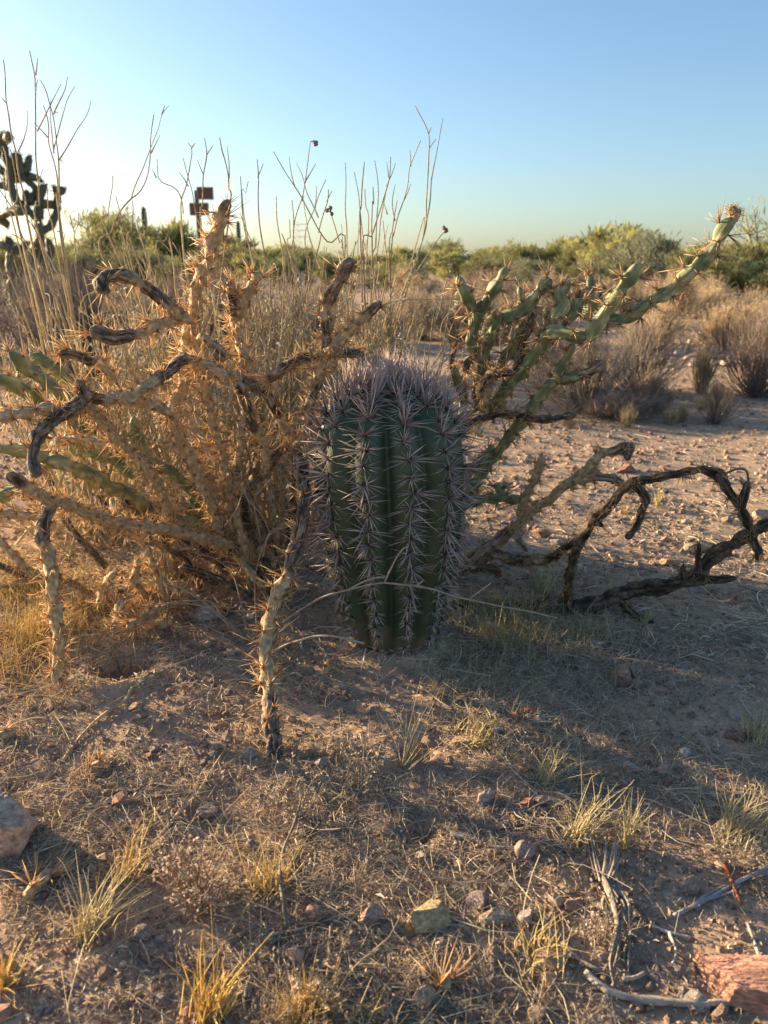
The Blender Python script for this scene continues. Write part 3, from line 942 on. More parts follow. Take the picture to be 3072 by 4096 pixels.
LEFT_B = ['N 0,485 45,535', 'N 218,605 218,720 190,840 140,945', 'N 308,170 300,240 290,310', 'N 508,382 460,480 415,570 360,680 310,775', 'N 562,322 545,420 500,520 450,620',
          'N 620,405 565,512 530,640 490,780 450,930', 'N 752,525 720,640 640,760 560,900 490,1010', 'N 280,700 340,760 402,830', 'N 420,500 418,640 430,800 445,960', 'N 318,350 305,410 300,500',
          'N 490,632 465,618 445,638', 'N 520,1045 510,1025 490,1012', 'P 660,975 690,1100 712,1150', 'N 360,1095 340,1160 320,1240']
MIDL = ['N 1268,635 1255,800 1250,960 1235,1080 1205,1200 1150,1290 1080,1340 1010,1420 960,1520 935,1620 P 1000,1440', 'N 928,1150 930,1215 905,1380 898,1500 900,1650', 'N 962,1320 1000,1450 1050,1600',
        'N 1095,1350 1100,1450 1085,1600 P 1240,1400', 'N 1205,1415 1195,1540 1170,1650', 'N 1300,1010 1305,1160 1345,1205 1420,1232 1460,1260 1498,1330 1515,1460 1510,1650',
        'O 190,215 213,250 205,330 185,440 160,520 165,640 170,720', 'O 275,195 288,285 270,385 268,470 265,560 262,640', 'O 357,195 367,255 385,320 400,400 402,470 405,600', 'O 165,292 190,390 215,470 240,600 275,690 300,760',
        'P 1135,1060 1170,1200 1200,1340 1220,1450', 'P 1070,1180 1140,1290 1190,1400', 'P 1490,1210 1560,1230 1620,1310', 'A 1150,615 1190,690 1200,760', 'A 1040,600 1020,700 1000,800', 'P 1320,1360 1360,1430 1400,1520']
MIDL_B = ['N 1405,572 1345,640 1310,760 1265,870 1220,980 1170,1110 1120,1220 1085,1330', 'N 1325,808 1285,890 1252,960', 'N 1265,1090 1300,1160', 'O 235,220 213,250', 'O 322,235 288,285', 'O 235,300 270,385',
          'O 395,230 402,320 400,400', 'O 145,365 180,410 195,440', 'N 1370,560 1345,640', 'A 1045,600 1090,620 1140,680']
CEN = ['O 543,305 550,400 548,500 555,620 570,720 590,810 625,900 620,1000', 'O 460,392 470,540 485,650 510,760 525,850', 'O 645,488 650,600 668,720 678,800 680,900 665,1000', 'O 632,265 700,385 770,490 820,580 870,670 920,730 995,765',
       'O 818,212 808,300 790,420 775,500 750,580 735,680 740,800 745,1000', 'O 898,405 865,490 840,560 800,640 790,720 810,800 815,920', 'O 730,515 735,600 730,700 740,850', 'O 780,500 795,600 810,690 840,780 880,880 900,950',
       'O 680,690 700,760 715,850 720,950 730,1000', 'O 770,760 800,800 805,880 810,980', 'O 500,415 488,480 480,560', 'O 715,610 720,700 725,820', 'O 910,460 905,520 880,590 860,680 850,800', 'O 885,750 880,850 870,960',
       'O 600,820 610,900 600,1000', 'B 540,560 590,680 610,800 620,950', 'B 700,690 720,800 720,950 700,1100', 'B 420,930 470,1000 460,1150 430,1280']
CEN_B = ['O 583,325 552,400', 'O 712,285 725,380 742,445', 'O 748,320 785,390 800,460 830,530 860,600', 'O 848,322 820,370 790,420', 'O 847,440 845,500 838,560', 'O 790,485 780,515', 'O 935,462 915,500 905,520', 'O 800,345 792,420']
RIG = ['O 993,318 998,420 995,560 1003,640 1008,780 1020,900', 'O 1042,372 1065,480 1075,600 1090,720 1115,800 1120,900 1125,1000', 'O 1098,318 1085,450 1080,560 1075,650', 'O 1152,308 1163,400 1165,500 1155,620 1150,760 1140,880',
       'O 1228,295 1222,400 1190,500 1155,610 1130,700 1085,790', 'O 1377,210 1350,290 1328,350 1320,430 1295,520 1265,600 1240,700 1235,770', 'O 1356,30 1420,170 1422,280 1418,400 1412,540 1410,640 1380,740 1350,860 1300,960',
       'O 1495,92 1480,180 1460,280 1437,400 1430,520 1405,650 1390,720 1350,830 1320,940', 'O 1505,668 1460,720 1410,800 1360,880 1310,980', 'O 1192,620 1205,740 1215,830 1205,900 1190,1000', 'O 1400,600 1360,740 1330,830 1280,910 1230,980',
       'O 1265,510 1250,600 1240,680 1225,800', 'O 920,560 940,640 965,730 990,800', 'O 1140,440 1145,530 1135,620', 'O 1065,660 1050,740 1040,800', 'B 1260,1050 1230,1180 1180,1300', 'B 1410,1050 1380,1180 1350,1290', 'B 1430,1060 1400,1180 1370,1280',
       'B 1650,1210 1620,1290 1590,1350', 'O 1100,455 1100,560 1110,700', 'B 1290,1080 1240,1220 1200,1360', 'O 1205,430 1190,520 1170,640 1160,800']
RIG_B = ['O 1256,322 1240,370 1220,410', 'O 1210,318 1222,400', 'O 1327,250 1330,340', 'O 1432,140 1420,170', 'O 1462,200 1425,250', 'O 1248,430 1235,520 1255,620', 'O 1190,515 1210,580', 'O 1390,690 1400,600', 'O 1275,825 1230,860 1215,880', 'O 1330,430 1315,480 1295,520']


def mk_shrub(base, label, mains, twigs, seed, Y, n_fill, fillw, fillh, leafy):
    g = np.random.default_rng(seed)
    st = []
    for i, s_ in enumerate(mains):
        dy = g.normal(0, .05)
        P = path(s_, Y + dy, Y + dy)
        st.append((to_base(P, base, g), g.uniform(.0030, .0044), leafy if g.random() < .75 else 0))
    for s_ in twigs:
        P = path(s_, Y, Y)[::-1]
        st.append((P, .0012, .05))
    for k in range(n_fill):
        b = np.array(base) + np.array([g.normal(0, .09), g.normal(0, .07), 0]); b[2] = float(gz(b[0], b[1])) - .01
        top = b + np.array([g.normal(0, fillw), g.normal(0, fillw * .6), g.uniform(.45, 1) * fillh])
        mid = b * .45 + top * .55 + np.array([(b[0] - top[0]) * -.15, g.normal(0, .02), -.02])
        st.append((np.array([b, mid, top]), g.uniform(.0022, .0038), leafy * .9))
        for q in range(2):
            d = (top - mid); f0 = g.uniform(.1, .6)
            p0 = mid + d * f0
            st.append((np.array([p0, p0 + d * .3 + g.normal(0, .025, 3), p0 + d * .55 + g.normal(0, .05, 3)]), .0014, leafy * .4))
    return shrub('dry_shrub', base, label, st, seed + 1, 0, 0, 0, Y)


def gb(fr, x, y):
    return on_ground(fr, x, y)


def base_at(dx, Y):
    p = at('d', dx, 1100, Y); p[2] = float(gz(p[0], p[1])); return p


mk_shrub(base_at(230, 1.78), 'tall dry shrub of pale stalks leaning in front of the tree cholla', LEFT, LEFT_B, 61, 1.72, 80, .24, .62, .6)
mk_shrub(base_at(430, 1.80), 'dry shrub with curved forked stalks behind the tallest tan cholla arm', MIDL, MIDL_B, 63, 1.76, 84, .15, .66, .5)
sh_c = mk_shrub(base_at(625, 1.75), 'dry shrub with crossing pale stalks behind the forked tan cholla arms', CEN, CEN_B, 65, 1.72, 84, .13, .66, .6)
sh_r = mk_shrub(base_at(800, 1.82), 'dry shrub with small grey leaves and tall bare stalks behind the ribbed cactus', RIG, RIG_B, 67, 1.78, 56, .13, .60, .6)

# seed heads on the stalk tips
for sh, x, y, Y, r_ in [(sh_c, 845, 221, 1.72, .0055), (sh_c, 838, 213, 1.72, .003), (sh_c, 920, 551, 1.72, .0045), (sh_c, 904, 563, 1.72, .0045), (sh_c, 929, 582, 1.72, .004), (sh_r, 1499, 652, 1.78, .005), (sh_r, 1510, 667, 1.78, .006)]:
    gg = np.random.default_rng(int(x)); v = ICO1[0] * (1 + .5 * (gg.random((len(ICO1[0]), 1)) - .5))
    mb = MB(); mb.add(v * r_ + at('O', x, y, Y), [ICO1[1]], np.array([.24, .19, .13]))
    mb.obj('seed_head', M_twig, sh, smooth=False)
for sh, s_, Y in [(sh_c, 'O 818,213 832,211 845,221', 1.72), (sh_c, 'O 925,575 920,551', 1.72), (sh_c, 'O 925,575 904,563', 1.72), (sh_c, 'O 920,562 925,575 929,582', 1.72), (sh_r, 'O 1503,672 1499,652', 1.78), (sh_r, 'O 1500,675 1510,667', 1.78)]:
    mb = MB(); mb.tube(spline(path(s_, Y, Y), .006), .0011, np.array([.30, .22, .14]), 5); mb.obj('stem', M_twig, sh)
# ------------------------------------------------------------------ thin arched twigs in front of the ribbed cactus
mb = MB()
mb.tube(spline(path('S 1130,2490,1.10 1200,2440,1.10 G 180,810,1.10 380,750,1.09 650,690,1.08 780,695,1.075 960,715,1.075 1120,745,1.08 1260,795,1.09 1420,830,1.10 1650,880,1.12 H 420,1105,1.13 560,1138,1.14'), .008),
        .0016, np.array([.36, .29, .22]), 6)
for s_ in ['G 400,745,1.09 500,690,1.085 620,645,1.08 725,640,1.078', 'G 700,690,1.078 740,600,1.075 800,480,1.072 860,400,1.07 900,385,1.07', 'G 965,712,1.076 1020,670,1.075', 'G 1400,822,1.10 1500,750,1.10 1580,690,1.10']:
    mb.tube(spline(path(s_), .008), .0014, np.array([.40, .33, .26]), 5)
ob = on_ground('S', 1130, 2500)
tw = mb.obj('arched_twig', M_twig, None, ob)
tag(tw, 'thin pale twig arching across the lower part of the ribbed cactus', 'twig')
mb = MB()
mb.tube(spline(path('I 1500,850,1.12 1580,800,1.11 G 0,1165,1.10 100,1135,1.10 250,1128,1.09 400,1155,1.085 530,1190,1.08'), .008), .0018, np.array([.44, .37, .29]), 6)
mb.tube(spline(path('G 100,1140,1.10 170,1220,1.09 230,1300,1.07'), .008), .0012, np.array([.35, .29, .23]), 5)
tag(mb.obj('bent_twig', M_twig, None, on_ground('S', 1085, 2600)), 'short bleached twig pointing at the foot of the ribbed cactus', 'twig')

# wiry twigs in the heart of the dry cholla
g = np.random.default_rng(3)
wr = thing('wiry_twigs', on_ground('d', 560, 1300), 'tangle of thin grey wiry stems among the bases of the dried tan cholla', 'shrub')
WS = ['I 1380,760,1.2 1330,560,1.22 1290,420,1.25 1200,330,1.28 1050,285,1.30 850,200,1.3', 'I 1420,700 1410,450 1440,300 1490,180 1540,150', 'I 1360,770 1230,660 1120,560 960,470 780,450 610,450', 'I 1350,750 1200,620 1090,580 940,570 760,595',
      'I 1450,760 1480,600 1560,560 1659,490', 'I 1460,800 1560,720 1659,640', 'I 910,560 890,430 870,300 840,250', 'I 920,700 930,500 900,330 905,260', 'E 560,2050 600,1880 690,1810 800,1780', 'E 540,1900 480,1560 560,1440 640,1350',
      'E 220,1780 330,1620 390,1430', 'I 1230,640 1160,560 1000,560', 'E 620,1850 560,1700 440,1560 300,1380']
for i, s_ in enumerate(WS):
    P = path(s_, 1.22, 1.2)
    mb = MB(); mb.tube(spline(P, .01), np.linspace(.0018, .0008, len(spline(P, .01))), np.array([.33, .26, .19]) * g.uniform(.8, 1.3), 5)
    mb.obj('stem', M_twig, wr)

# ------------------------------------------------------------------ stones
def rock_mesh(seed, base, planes=9, cut=(.55, .85), name='rock', flatn=.05, colr=(.4, .3, .25), var=.15, speck=.15, boxy=0):
    g = np.random.default_rng(seed)
    v, f = base[0].copy(), base[1]
    nrm = norm(g.normal(size=(planes, 3)))
    if boxy:
        k = 22; u = np.linspace(-1, 1, k); vs = []; fs = []
        for ax in range(3):
            for sg in (-1, 1):
                a_, b_ = np.meshgrid(u, u, indexing='ij'); q = np.zeros((k, k, 3)); q[..., ax] = sg
                q[..., (ax + 1) % 3] = a_ * sg; q[..., (ax + 2) % 3] = b_; o_ = len(vs) * k * k
                vs.append(q.reshape(-1, 3)); i_ = (np.arange(k - 1)[:, None] * k + np.arange(k - 1)[None]).ravel() + o_
                fs += [np.stack([i_, i_ + k, i_ + k + 1], 1), np.stack([i_, i_ + k + 1, i_ + 1], 1)]
        v = np.vstack(vs); f = np.vstack(fs)
        v = v * .70 + norm(v) * .36
        v = v + .16 * (np.stack([fbm(v[:, 0] * 2 + c_, v[:, 1] * 2 + v[:, 2] * 1.7 + seed, c_ + seed) for c_ in (1, 5, 9)], 1) - .5)
        nrm = nrm[:7]; planes = 7; cut = (.80, 1.0)
    for k in range(planes):
        dd = v @ nrm[k]; c = g.uniform(*cut)
        v = v - np.clip(dd - c, 0, None)[:, None] * nrm[k]
    v = v * (1 + flatn * 2 * (fbm(v[:, 0] * 2.5 + seed, v[:, 1] * 2.5 + v[:, 2] * 3.1, seed) - .5)[:, None])
    if len(v) > 300:
        v = v * (1 + .035 * (vn(v[:, 0] * 14 + seed, v[:, 1] * 14 + v[:, 2] * 17, seed + 3) - .5)[:, None])
    w = (fbm(v[:, 0] * 3, v[:, 1] * 3 + v[:, 2] * 4, seed + 7) - .5)[:, None] * 2
    c = np.array(colr) * (1 + var * w) * (1 + speck * (g.random((len(v), 1)) - .5))
    mb = MB(); mb.add(v, [f], c)
    return mb.mesh(name, M_stone, (0, 0, 0), smooth=False)


def place_rock(me, p, size, rz, label, group=None, cat='rock', tilt=(0, 0), sink=.3, name='rock'):
    o = bpy.data.objects.new(name, me); COL.objects.link(o)
    o.location = (p[0], p[1], p[2] + size[2] * (1 - 2 * sink) * .75)
    o.scale = size; o.rotation_euler = (tilt[0], tilt[1], rz)
    return tag(o, label, cat, group)


big = [
    ('d', -22, 1846, (.040, .034, .042), .12, (.50, .37, .29), 'large pinkish stone with a paler flat top resting on the soil', 21, (.1, .15)),
    ('d', 1668, 2172, (.052, .022, .020), -.30, (.40, .225, .175), 'large brick red stone with a rough speckled face', 22, (0, -.1)),
    ('J', 1290, 745, (.020, .014, .011), .2, (.52, .38, .22), 'small tan clod beside the burrow in front of the ribbed cactus', 23, (0, 0)),
    ('d', 440, 1345, (.045, .025, .020), .1, (.40, .37, .33), 'flat grey stone under the dried tan cholla', 24, (.15, 0)),
    ('K', 775, 390, (.028, .018, .034), .3, (.37, .26, .19), 'upright brown stone standing in loose soil right of the ribbed cactus', 25, (.2, -.2)),
    ('K', 850, 340, (.024, .018, .022), .9, (.35, .25, .19), 'brown stone leaning behind the upright brown stone', 26, (0, .2)),
    ('K', 850, 405, (.018, .013, .013), .5, (.38, .27, .20), 'small brown stone at the foot of the upright brown stone', 27, (0, .1)),
    ('J', 1420, 1090, (.016, .011, .020), .5, (.50, .42, .38), 'pale pinkish pebble with a pointed top on soil', 28, (.2, .1)),
    ('K', 815, 930, (.015, .011, .014), .2, (.47, .38, .32), 'rounded beige stone tangled in dry stalks', 29, (0, .2)),
    ('M', 240, 560, (.034, .022, .020), .4, (.46, .36, .20), 'rough ochre stone with a bright crumbly edge', 30, (.2, 0)),
    ('M', 510, 530, (.022, .015, .012), .2, (.36, .30, .24), 'flat grey brown stone beside the ochre stone', 31, (0, 0)),
    ('M', 440, 460, (.015, .012, .012), .2, (.40, .32, .31), 'mauve pebble near the ochre stone', 32, (0, 0)),
    ('M', 640, 535, (.011, .009, .014), .7, (.46, .40, .40), 'small upright mauve grey pebble', 33, (.1, .1)),
    ('M', 840, 470, (.016, .011, .010), .3, (.44, .28, .22), 'flat rosy pebble beside the split grey wood', 34, (0, 0)),
    ('M', 645, 255, (.014, .012, .014), .1, (.46, .36, .32), 'knobbly pink granite pebble', 35, (0, 0)),
    ('M', 1340, 400, (.016, .010, .011), .9, (.42, .33, .26), 'lumpy beige pebble right of the split grey wood', 36, (0, 0)),
    ('M', 215, 890, (.014, .010, .018), .3, (.48, .36, .26), 'pale upright pebble below the ochre stone', 37, (.1, .2)),
    ('L', 1405, 770, (.018, .013, .015), .2, (.36, .24, .19), 'dark brown cracked stone beside long curled grass', 38, (0, 0)),
    ('L', 1640, 790, (.016, .012, .018), .5, (.44, .32, .28), 'pink grey stone beyond the long curled grass', 39, (0, .2)),
    ('L', 905, 310, (.020, .014, .014), .2, (.38, .30, .27), 'round mauve stone half buried in litter', 40, (0, 0)),
    ('L', 1105, 45, (.013, .011, .012), .1, (.42, .39, .37), 'round grey pebble beside the tip of the leaning cholla arm', 41, (0, 0)),
    ('L', 940, 35, (.011, .009, .008), .1, (.38, .37, .36), 'bluish grey pebble on dark litter', 42, (0, 0)),
    ('L', 620, 850, (.012, .010, .011), .4, (.40, .31, .26), 'brown pebble on bare soil by the curled grass tuft', 43, (0, 0)),
    ('L', 50, 990, (.009, .007, .009), .4, (.55, .44, .24), 'yellow pebble alone on bare soil', 44, (0, 0)),
    ('I', 745, 1175, (.017, .012, .010), .5, (.45, .30, .23), 'wedge shaped pink pebble on bare soil by the burrow', 45, (0, .3)),
    ('I', 1000, 1000, (.014, .010, .009), .3, (.40, .36, .32), 'grey pebble below the burrow mound', 46, (0, 0)),
    ('K', 1470, 725, (.017, .014, .012), .3, (.30, .20, .15), 'round dark brown stone beside pale grass', 47, (0, 0)),
    ('K', 1165, 490, (.017, .012, .014), .4, (.36, .26, .20), 'blunt brown stone on the slope beyond thin grass', 48, (0, 0)),
    ('K', 185, 560, (.016, .011, .012), .2, (.36, .17, .13), 'dark red pebble among bent stalks', 49, (0, 0)),
    ('K', 245, 630, (.013, .010, .012), .2, (.46, .36, .31), 'pale pebble next to the dark red pebble', 50, (0, 0)),
    ('K', 160, 1145, (.014, .010, .010), .2, (.40, .20, .16), 'rust red pebble beside a matching grey one', 51, (0, 0)),
    ('K', 250, 1130, (.016, .011, .010), .4, (.40, .31, .28), 'mauve grey pebble beside the rust red one', 52, (0, 0)),
    ('K', 170, 1450, (.016, .014, .015), .4, (.44, .35, .30), 'knobbly grey pink stone near the small pit', 53, (0, 0)),
    ('H', 930, 385, (.046, .030, .026), .2, (.36, .20, .14), 'reddish boulder lying behind the arching black limb', 54, (0, 0)),
    ('H', 1015, 790, (.014, .012, .015), .2, (.56, .46, .30), 'sunlit yellowish stone under the arching black limb', 55, (0, 0)),
    ('H', 1290, 800, (.040, .020, .026), .35, (.55, .42, .30), 'pale sunlit stone beyond the fallen log', 56, (.3, 0)),
    ('H', 1160, 870, (.030, .018, .018), .1, (.48, .33, .24), 'broad tan stone beyond the fallen log', 57, (0, 0)),
    ('H', 480, 720, (.030, .02, .016), .1, (.45, .28, .20), 'low reddish stone by the dried limbs', 58, (0, 0)),
    ('H', 1640, 620, (.030, .024, .024), .1, (.50, .36, .27), 'large pale stone beyond the end of the log', 59, (0, 0)),
    ('H', 1610, 1170, (.030, .02, .016), .2, (.52, .40, .24), 'sunlit ochre stone below the raised end of the log', 60, (0, 0)),
    ('H', 900, 1420, (.020, .014, .012), .2, (.40, .28, .20), 'brown pebble below the fallen log', 61, (0, 0)),
]
for fr, x, y, size, rz, colr, lab, sd_, tl in big:
    p = on_ground(fr, x, y)
    p[1] += size[1] * .6
    p[2] = float(gz(p[0], p[1]))
    bs = ICO4 if size[0] > .03 else ICO3
    size = tuple(q * (1 if sd_ in (21, 22) else .86) for q in size)
    place_rock(rock_mesh(sd_, bs, 10, (.5, .82), colr=np.array(colr) * np.array([.92, .86, .80]), var=.3, speck=.3, boxy=.55 if sd_ in (21, 22) else 0), p, size, rz, lab, tilt=tl, sink=.28)

# middling stones scattered on the soil, alike but for colour
SHAPES = {}
KIND = {'tan': (.36, .25, .17), 'grey': (.32, .265, .235), 'red': (.33, .18, .13), 'pale': (.50, .41, .33)}
WORDS = {'tan': 'small tan pebble lying loose on the sandy desert soil', 'grey': 'small grey pebble lying loose on the sandy desert soil',
         'red': 'small reddish pebble lying loose on the sandy desert soil', 'pale': 'small whitish quartz pebble lying loose on the sandy desert soil'}
for kd, c in KIND.items():
    SHAPES[kd] = [rock_mesh(300 + i * 13 + len(kd), ICO2, 8, (.5, .85), 'pebble', .06, c, .2, .25) for i in range(5)]
g = np.random.default_rng(17)
cnt = 0
while cnt < 230:
    x = g.uniform(-20, 1680); y = 2212 - (2212 - 960) * g.random() ** 1.0
    if x < 1050 and y < 1480:
        continue
    p = on_ground('d', x, y)
    s_ = abs(g.normal(0, 1)) * .0026 + .0034
    if y < 1400:
        s_ *= 1.25
    kd = g.choice(['tan', 'grey', 'red', 'pale'], p=[.48, .26, .18, .08])
    place_rock(SHAPES[kd][int(g.integers(5))], p, (s_ * g.uniform(.9, 1.5), s_ * g.uniform(.8, 1.2), s_ * g.uniform(.6, 1)), g.uniform(0, 6.3),
               WORDS[kd], kd + ' pebbles on the soil', 'pebble', sink=.25, name='pebble')
    cnt += 1


def gravel():
    g = np.random.default_rng(8)
    n = 60000
    d = np.exp(g.uniform(math.log(.42), math.log(11), n))
    a = g.uniform(-.60, .60, n)
    X = d * np.tan(a) * 1.0; Y = d
    m = fbm(X * 7, Y * 7, 5) + .25 * fbm(X * 1.3, Y * 1.3, 6)
    keep = g.random(n) < np.clip((m - .42) * 4, .15, 1) * np.where(Y > 1.6, .8, 1)
    X, Y, d = X[keep], Y[keep], d[keep]; n = len(X)
    s = (np.exp(g.normal(math.log(.0018), .6, n)) * np.clip(d, .7, 2.4) ** 1.0).clip(.0008, .011)
    pal = np.array([[.33, .215, .145], [.38, .26, .185], [.30, .24, .20], [.29, .16, .11], [.48, .38, .30], [.24, .165, .12]])
    c = pal[g.choice(6, n, p=[.3, .22, .16, .13, .06, .13])] * g.uniform(.75, 1.2, (n, 1))
    mb = MB()
    OCT = (np.array([[1, 0, 0], [-1, 0, 0], [0, 1, 0], [0, -1, 0], [0, 0, 1], [0, 0, -1]], float),
           np.array([[0, 2, 4], [2, 1, 4], [1, 3, 4], [3, 0, 4], [2, 0, 5], [1, 2, 5], [3, 1, 5], [0, 3, 5]]))
    for sel, (v, f) in ((s < .0032, OCT), (s >= .0032, ICO)):
        k = int(sel.sum()); nv = len(v); ss = s[sel]
        V = v[None] * (1 + .55 * (g.random((k, nv, 1)) - .5)) * ss[:, None, None] * g.uniform(.65, 1.35, (k, 1, 3))
        V = np.einsum('nij,nkj->nki', np.linalg.qr(g.normal(size=(k, 3, 3)))[0], V)
        V[..., 2] *= .8
        V[..., 0] += X[sel][:, None]; V[..., 1] += Y[sel][:, None]; V[..., 2] += (gz(X[sel], Y[sel]) + ss * .2)[:, None]
        F = (np.arange(k)[:, None, None] * nv + f[None]).reshape(-1, 3)
        mb.add(V.reshape(-1, 3), [F], np.repeat(c[sel], nv, 0))
    o = mb.obj('gravel', M_grit, smooth=False); o['kind'] = 'stuff'
    tag(o, 'fine reddish gravel strewn over the desert soil', 'gravel')


gravel()

# ------------------------------------------------------------------ grass, litter, sticks
def blades(mb, base, n, h, g, lean=(0, 0), spread=.5, w=.0007, c=(.62, .50, .30), curl=.5, rad=.012, seg=6):
    c = np.array(c)
    P0 = np.array(base) + np.stack([g.normal(0, rad, n), g.normal(0, rad, n), np.full(n, -.004)], 1)
    P0[:, 2] = gz(P0[:, 0], P0[:, 1]) - .004
    az = g.uniform(0, 2 * math.pi, n); el = np.abs(g.normal(0, spread, n))
    D = np.stack([np.sin(el) * np.cos(az) + lean[0], np.sin(el) * np.sin(az) + lean[1], np.cos(el)], 1); D = norm(D)
    L = h * g.uniform(.4, 1.15, n)
    Bd = norm(g.normal(size=(n, 3)) + D * np.array([1, 1, 0]) * 1.2); Bd[:, 2] = -np.abs(Bd[:, 2]) * .6
    cu = g.uniform(0, curl, n)[:, None]
    W = norm(np.cross(D, g.normal(size=(n, 3)))); W2 = np.cross(D, W)
    k = seg + 1
    V = np.zeros((n, k, 3, 3))
    kink = g.integers(2, seg, n); ka = g.normal(0, .5, (n, 3)) * (g.random((n, 1)) < .55)
    for i in range(k):
        t = i / seg
        q = P0 + D * (L * t)[:, None] + Bd * cu * (L * t ** 2.2)[:, None] + ka * (L * np.clip(t - kink / seg, 0, 1))[:, None]
        wi = w * (1 - .75 * t)
        V[:, i, 0] = q + W * wi; V[:, i, 1] = q - W * wi * .5 + W2 * wi * .87; V[:, i, 2] = q - W * wi * .5 - W2 * wi * .87
    zmin = gz(V[..., 0], V[..., 1]) + .0008
    V[:, 1:, :, 2] = np.maximum(V[:, 1:, :, 2], zmin[:, 1:])
    o = np.arange(n)[:, None, None] * (k * 3)
    i = (np.arange(seg) * 3)[None, :, None]; j = np.arange(3)[None, None]; j2 = (j + 1) % 3
    F = np.stack([o + i + j, o + i + j2, o + i + 3 + j2, o + i + 3 + j], -1).reshape(-1, 4)
    cc = c * g.uniform(.7, 1.2, (n, 1)) * np.array([1, 1, 1]) + g.normal(0, .02, (n, 3))
    mb.add(V.reshape(-1, 3), [F], np.repeat(np.clip(cc, .02, 1), k * 3, 0))


def tuft(fr, x, y, n, h, lean, label, c=(.62, .52, .32), spread=.35, curl=.5, rad=.010, w=.00085, seed=0, name='grass_tuft'):
    p = on_ground(fr, x, y); n = int(n * 1.5); h = h * .82; c = np.array(c) * 1.12; rad = min(rad * .8, .045) if n > 40 else .002
    mb = MB(); blades(mb, p, n, h, np.random.default_rng(seed), lean, spread, w, c, curl, rad)
    return tag(mb.obj(name, M_straw, None, p), label, 'grass')


def matted(name, label, spots, seed):
    g = np.random.default_rng(seed); mb = MB()
    for px, py, r, n, h, c, sp_ in spots:
        p = on_ground('d', px, py)
        blades(mb, p, n, h, g, (g.normal(0, .15), -.1), sp_, .0006, c, .7, r, seg=4)
    o = mb.obj(name, M_straw); o['kind'] = 'stuff'
    tag(o, label, 'grass')


OL = (.70, .61, .38); GD = (.76, .60, .32); GY = (.64, .55, .42)
matted('matted_grass', 'matted dry olive and grey grass lying over the soil around the cactus and log',
       [(1030, 1330, .05, 420, .06, OL, 1.1), (1110, 1360, .06, 420, .06, OL, 1.1), (1200, 1375, .06, 360, .05, OL, 1.1), (1290, 1400, .07, 340, .045, GY, 1.2), (1080, 1430, .07, 360, .045, OL, 1.2),
        (1180, 1480, .08, 340, .04, GY, 1.2), (1330, 1500, .09, 300, .035, GY, 1.25), (1000, 1480, .05, 160, .04, OL, 1.2), (1500, 1400, .12, 240, .03, GY, 1.25), (1100, 1560, .07, 300, .04, GY, 1.2), (1290, 1600, .09, 300, .04, GY, 1.2),
        (1480, 1640, .10, 280, .035, GY, 1.2), (700, 1700, .08, 300, .04, GY, 1.25), (450, 1750, .08, 260, .035, GY, 1.25), (1150, 1760, .08, 240, .035, GY, 1.25)], 71)
matted('golden_grass_mat', 'sunlit golden dry grass matted under the low arms of the tan cholla',
       [(70, 1330, .08, 600, .06, GD, 1.0), (180, 1300, .07, 420, .06, GD, 1.0), (30, 1420, .06, 360, .05, GD, 1.0), (150, 1420, .06, 300, .05, GD, 1.1), (300, 1280, .07, 300, .05, GD, 1.1), (-20, 1240, .08, 420, .07, GD, 1.0), (120, 1230, .08, 300, .05, GD, 1.0),
        (90, 1520, .06, 200, .035, GD, 1.2), (330, 1390, .05, 160, .04, GD, 1.2)], 73)
GOLD = (.66, .50, .22); PALE = (.62, .53, .31); STRAW = (.58, .47, .30)
tuft('d', 1172, 1695, 34, .085, (.35, .1), 'pale upright grass tuft leaning over gravel below the dark red pebble', PALE, .22, .4, .005, seed=1)
tuft('d', 1240, 1815, 34, .10, (.30, 0), 'pale grass tuft just above the split grey wood', PALE, .28, .5, .007, seed=2)
tuft('d', 1352, 1830, 22, .09, (.02, 0), 'thin upright grass tuft behind the split grey wood', PALE, .22, .3, .006, seed=3)
tuft('d', 1590, 1810, 60, .085, (.35, .1), 'broad fanning pale grass tuft above the red seed pod', PALE, .4, .5, .016, seed=4)
tuft('d', 190, 2030, 52, .095, (.20, .2), 'curly pale grass tuft on bare soil below the large pinkish stone', PALE, .5, .8, .008, seed=5)
tuft('d', 265, 1900, 30, .085, (.2, .2), 'straggly yellow grass tuft behind the curly pale tuft', GOLD, .35, .5, .008, seed=6)
tuft('d', 455, 2195, 36, .095, (.12, .05), 'golden sunlit grass tuft with stiff upright blades', (.74, .54, .18), .28, .25, .012, w=.0010, seed=7)
tuft('d', 585, 1925, 30, .085, (.1, .05), 'dry grass tuft around a dark split stick', GOLD, .35, .5, .010, seed=8)
tuft('d', 1625, 1600, 40, .07, (.15, 0), 'pale grass tuft beside the round dark brown stone', PALE, .4, .5, .010, seed=9)
tuft('d', 870, 1660, 26, .13, (.25, .2), 'wispy grass tuft rising in front of the burrow', STRAW, .4, .3, .008, w=.0006, seed=10)
tuft('d', 1030, 1600, 44, .075, (.25, .1), 'curled grass tuft beside the tan clod', (.62, .52, .28), .6, .9, .016, seed=11)
tuft('H', 470, 1000, 50, .09, (.15, 0), 'pale green grass tuft behind the fallen log', (.62, .60, .34), .3, .3, .018, seed=12)
tuft('H', 820, 1030, 18, .085, (.15, 0), 'thin sunlit grass sprigs growing along the log', (.70, .60, .34), .25, .3, .02, seed=13)
tuft('H', 740, 1240, 60, .075, (.0, -.1), 'dense dry grass tuft drooping below the log', (.60, .52, .30), .6, .6, .03, seed=14)
tuft('H', 1080, 560, 26, .085, (.1, 0), 'yellow grass tuft under the arching black limb', (.68, .58, .30), .3, .4, .012, seed=15)
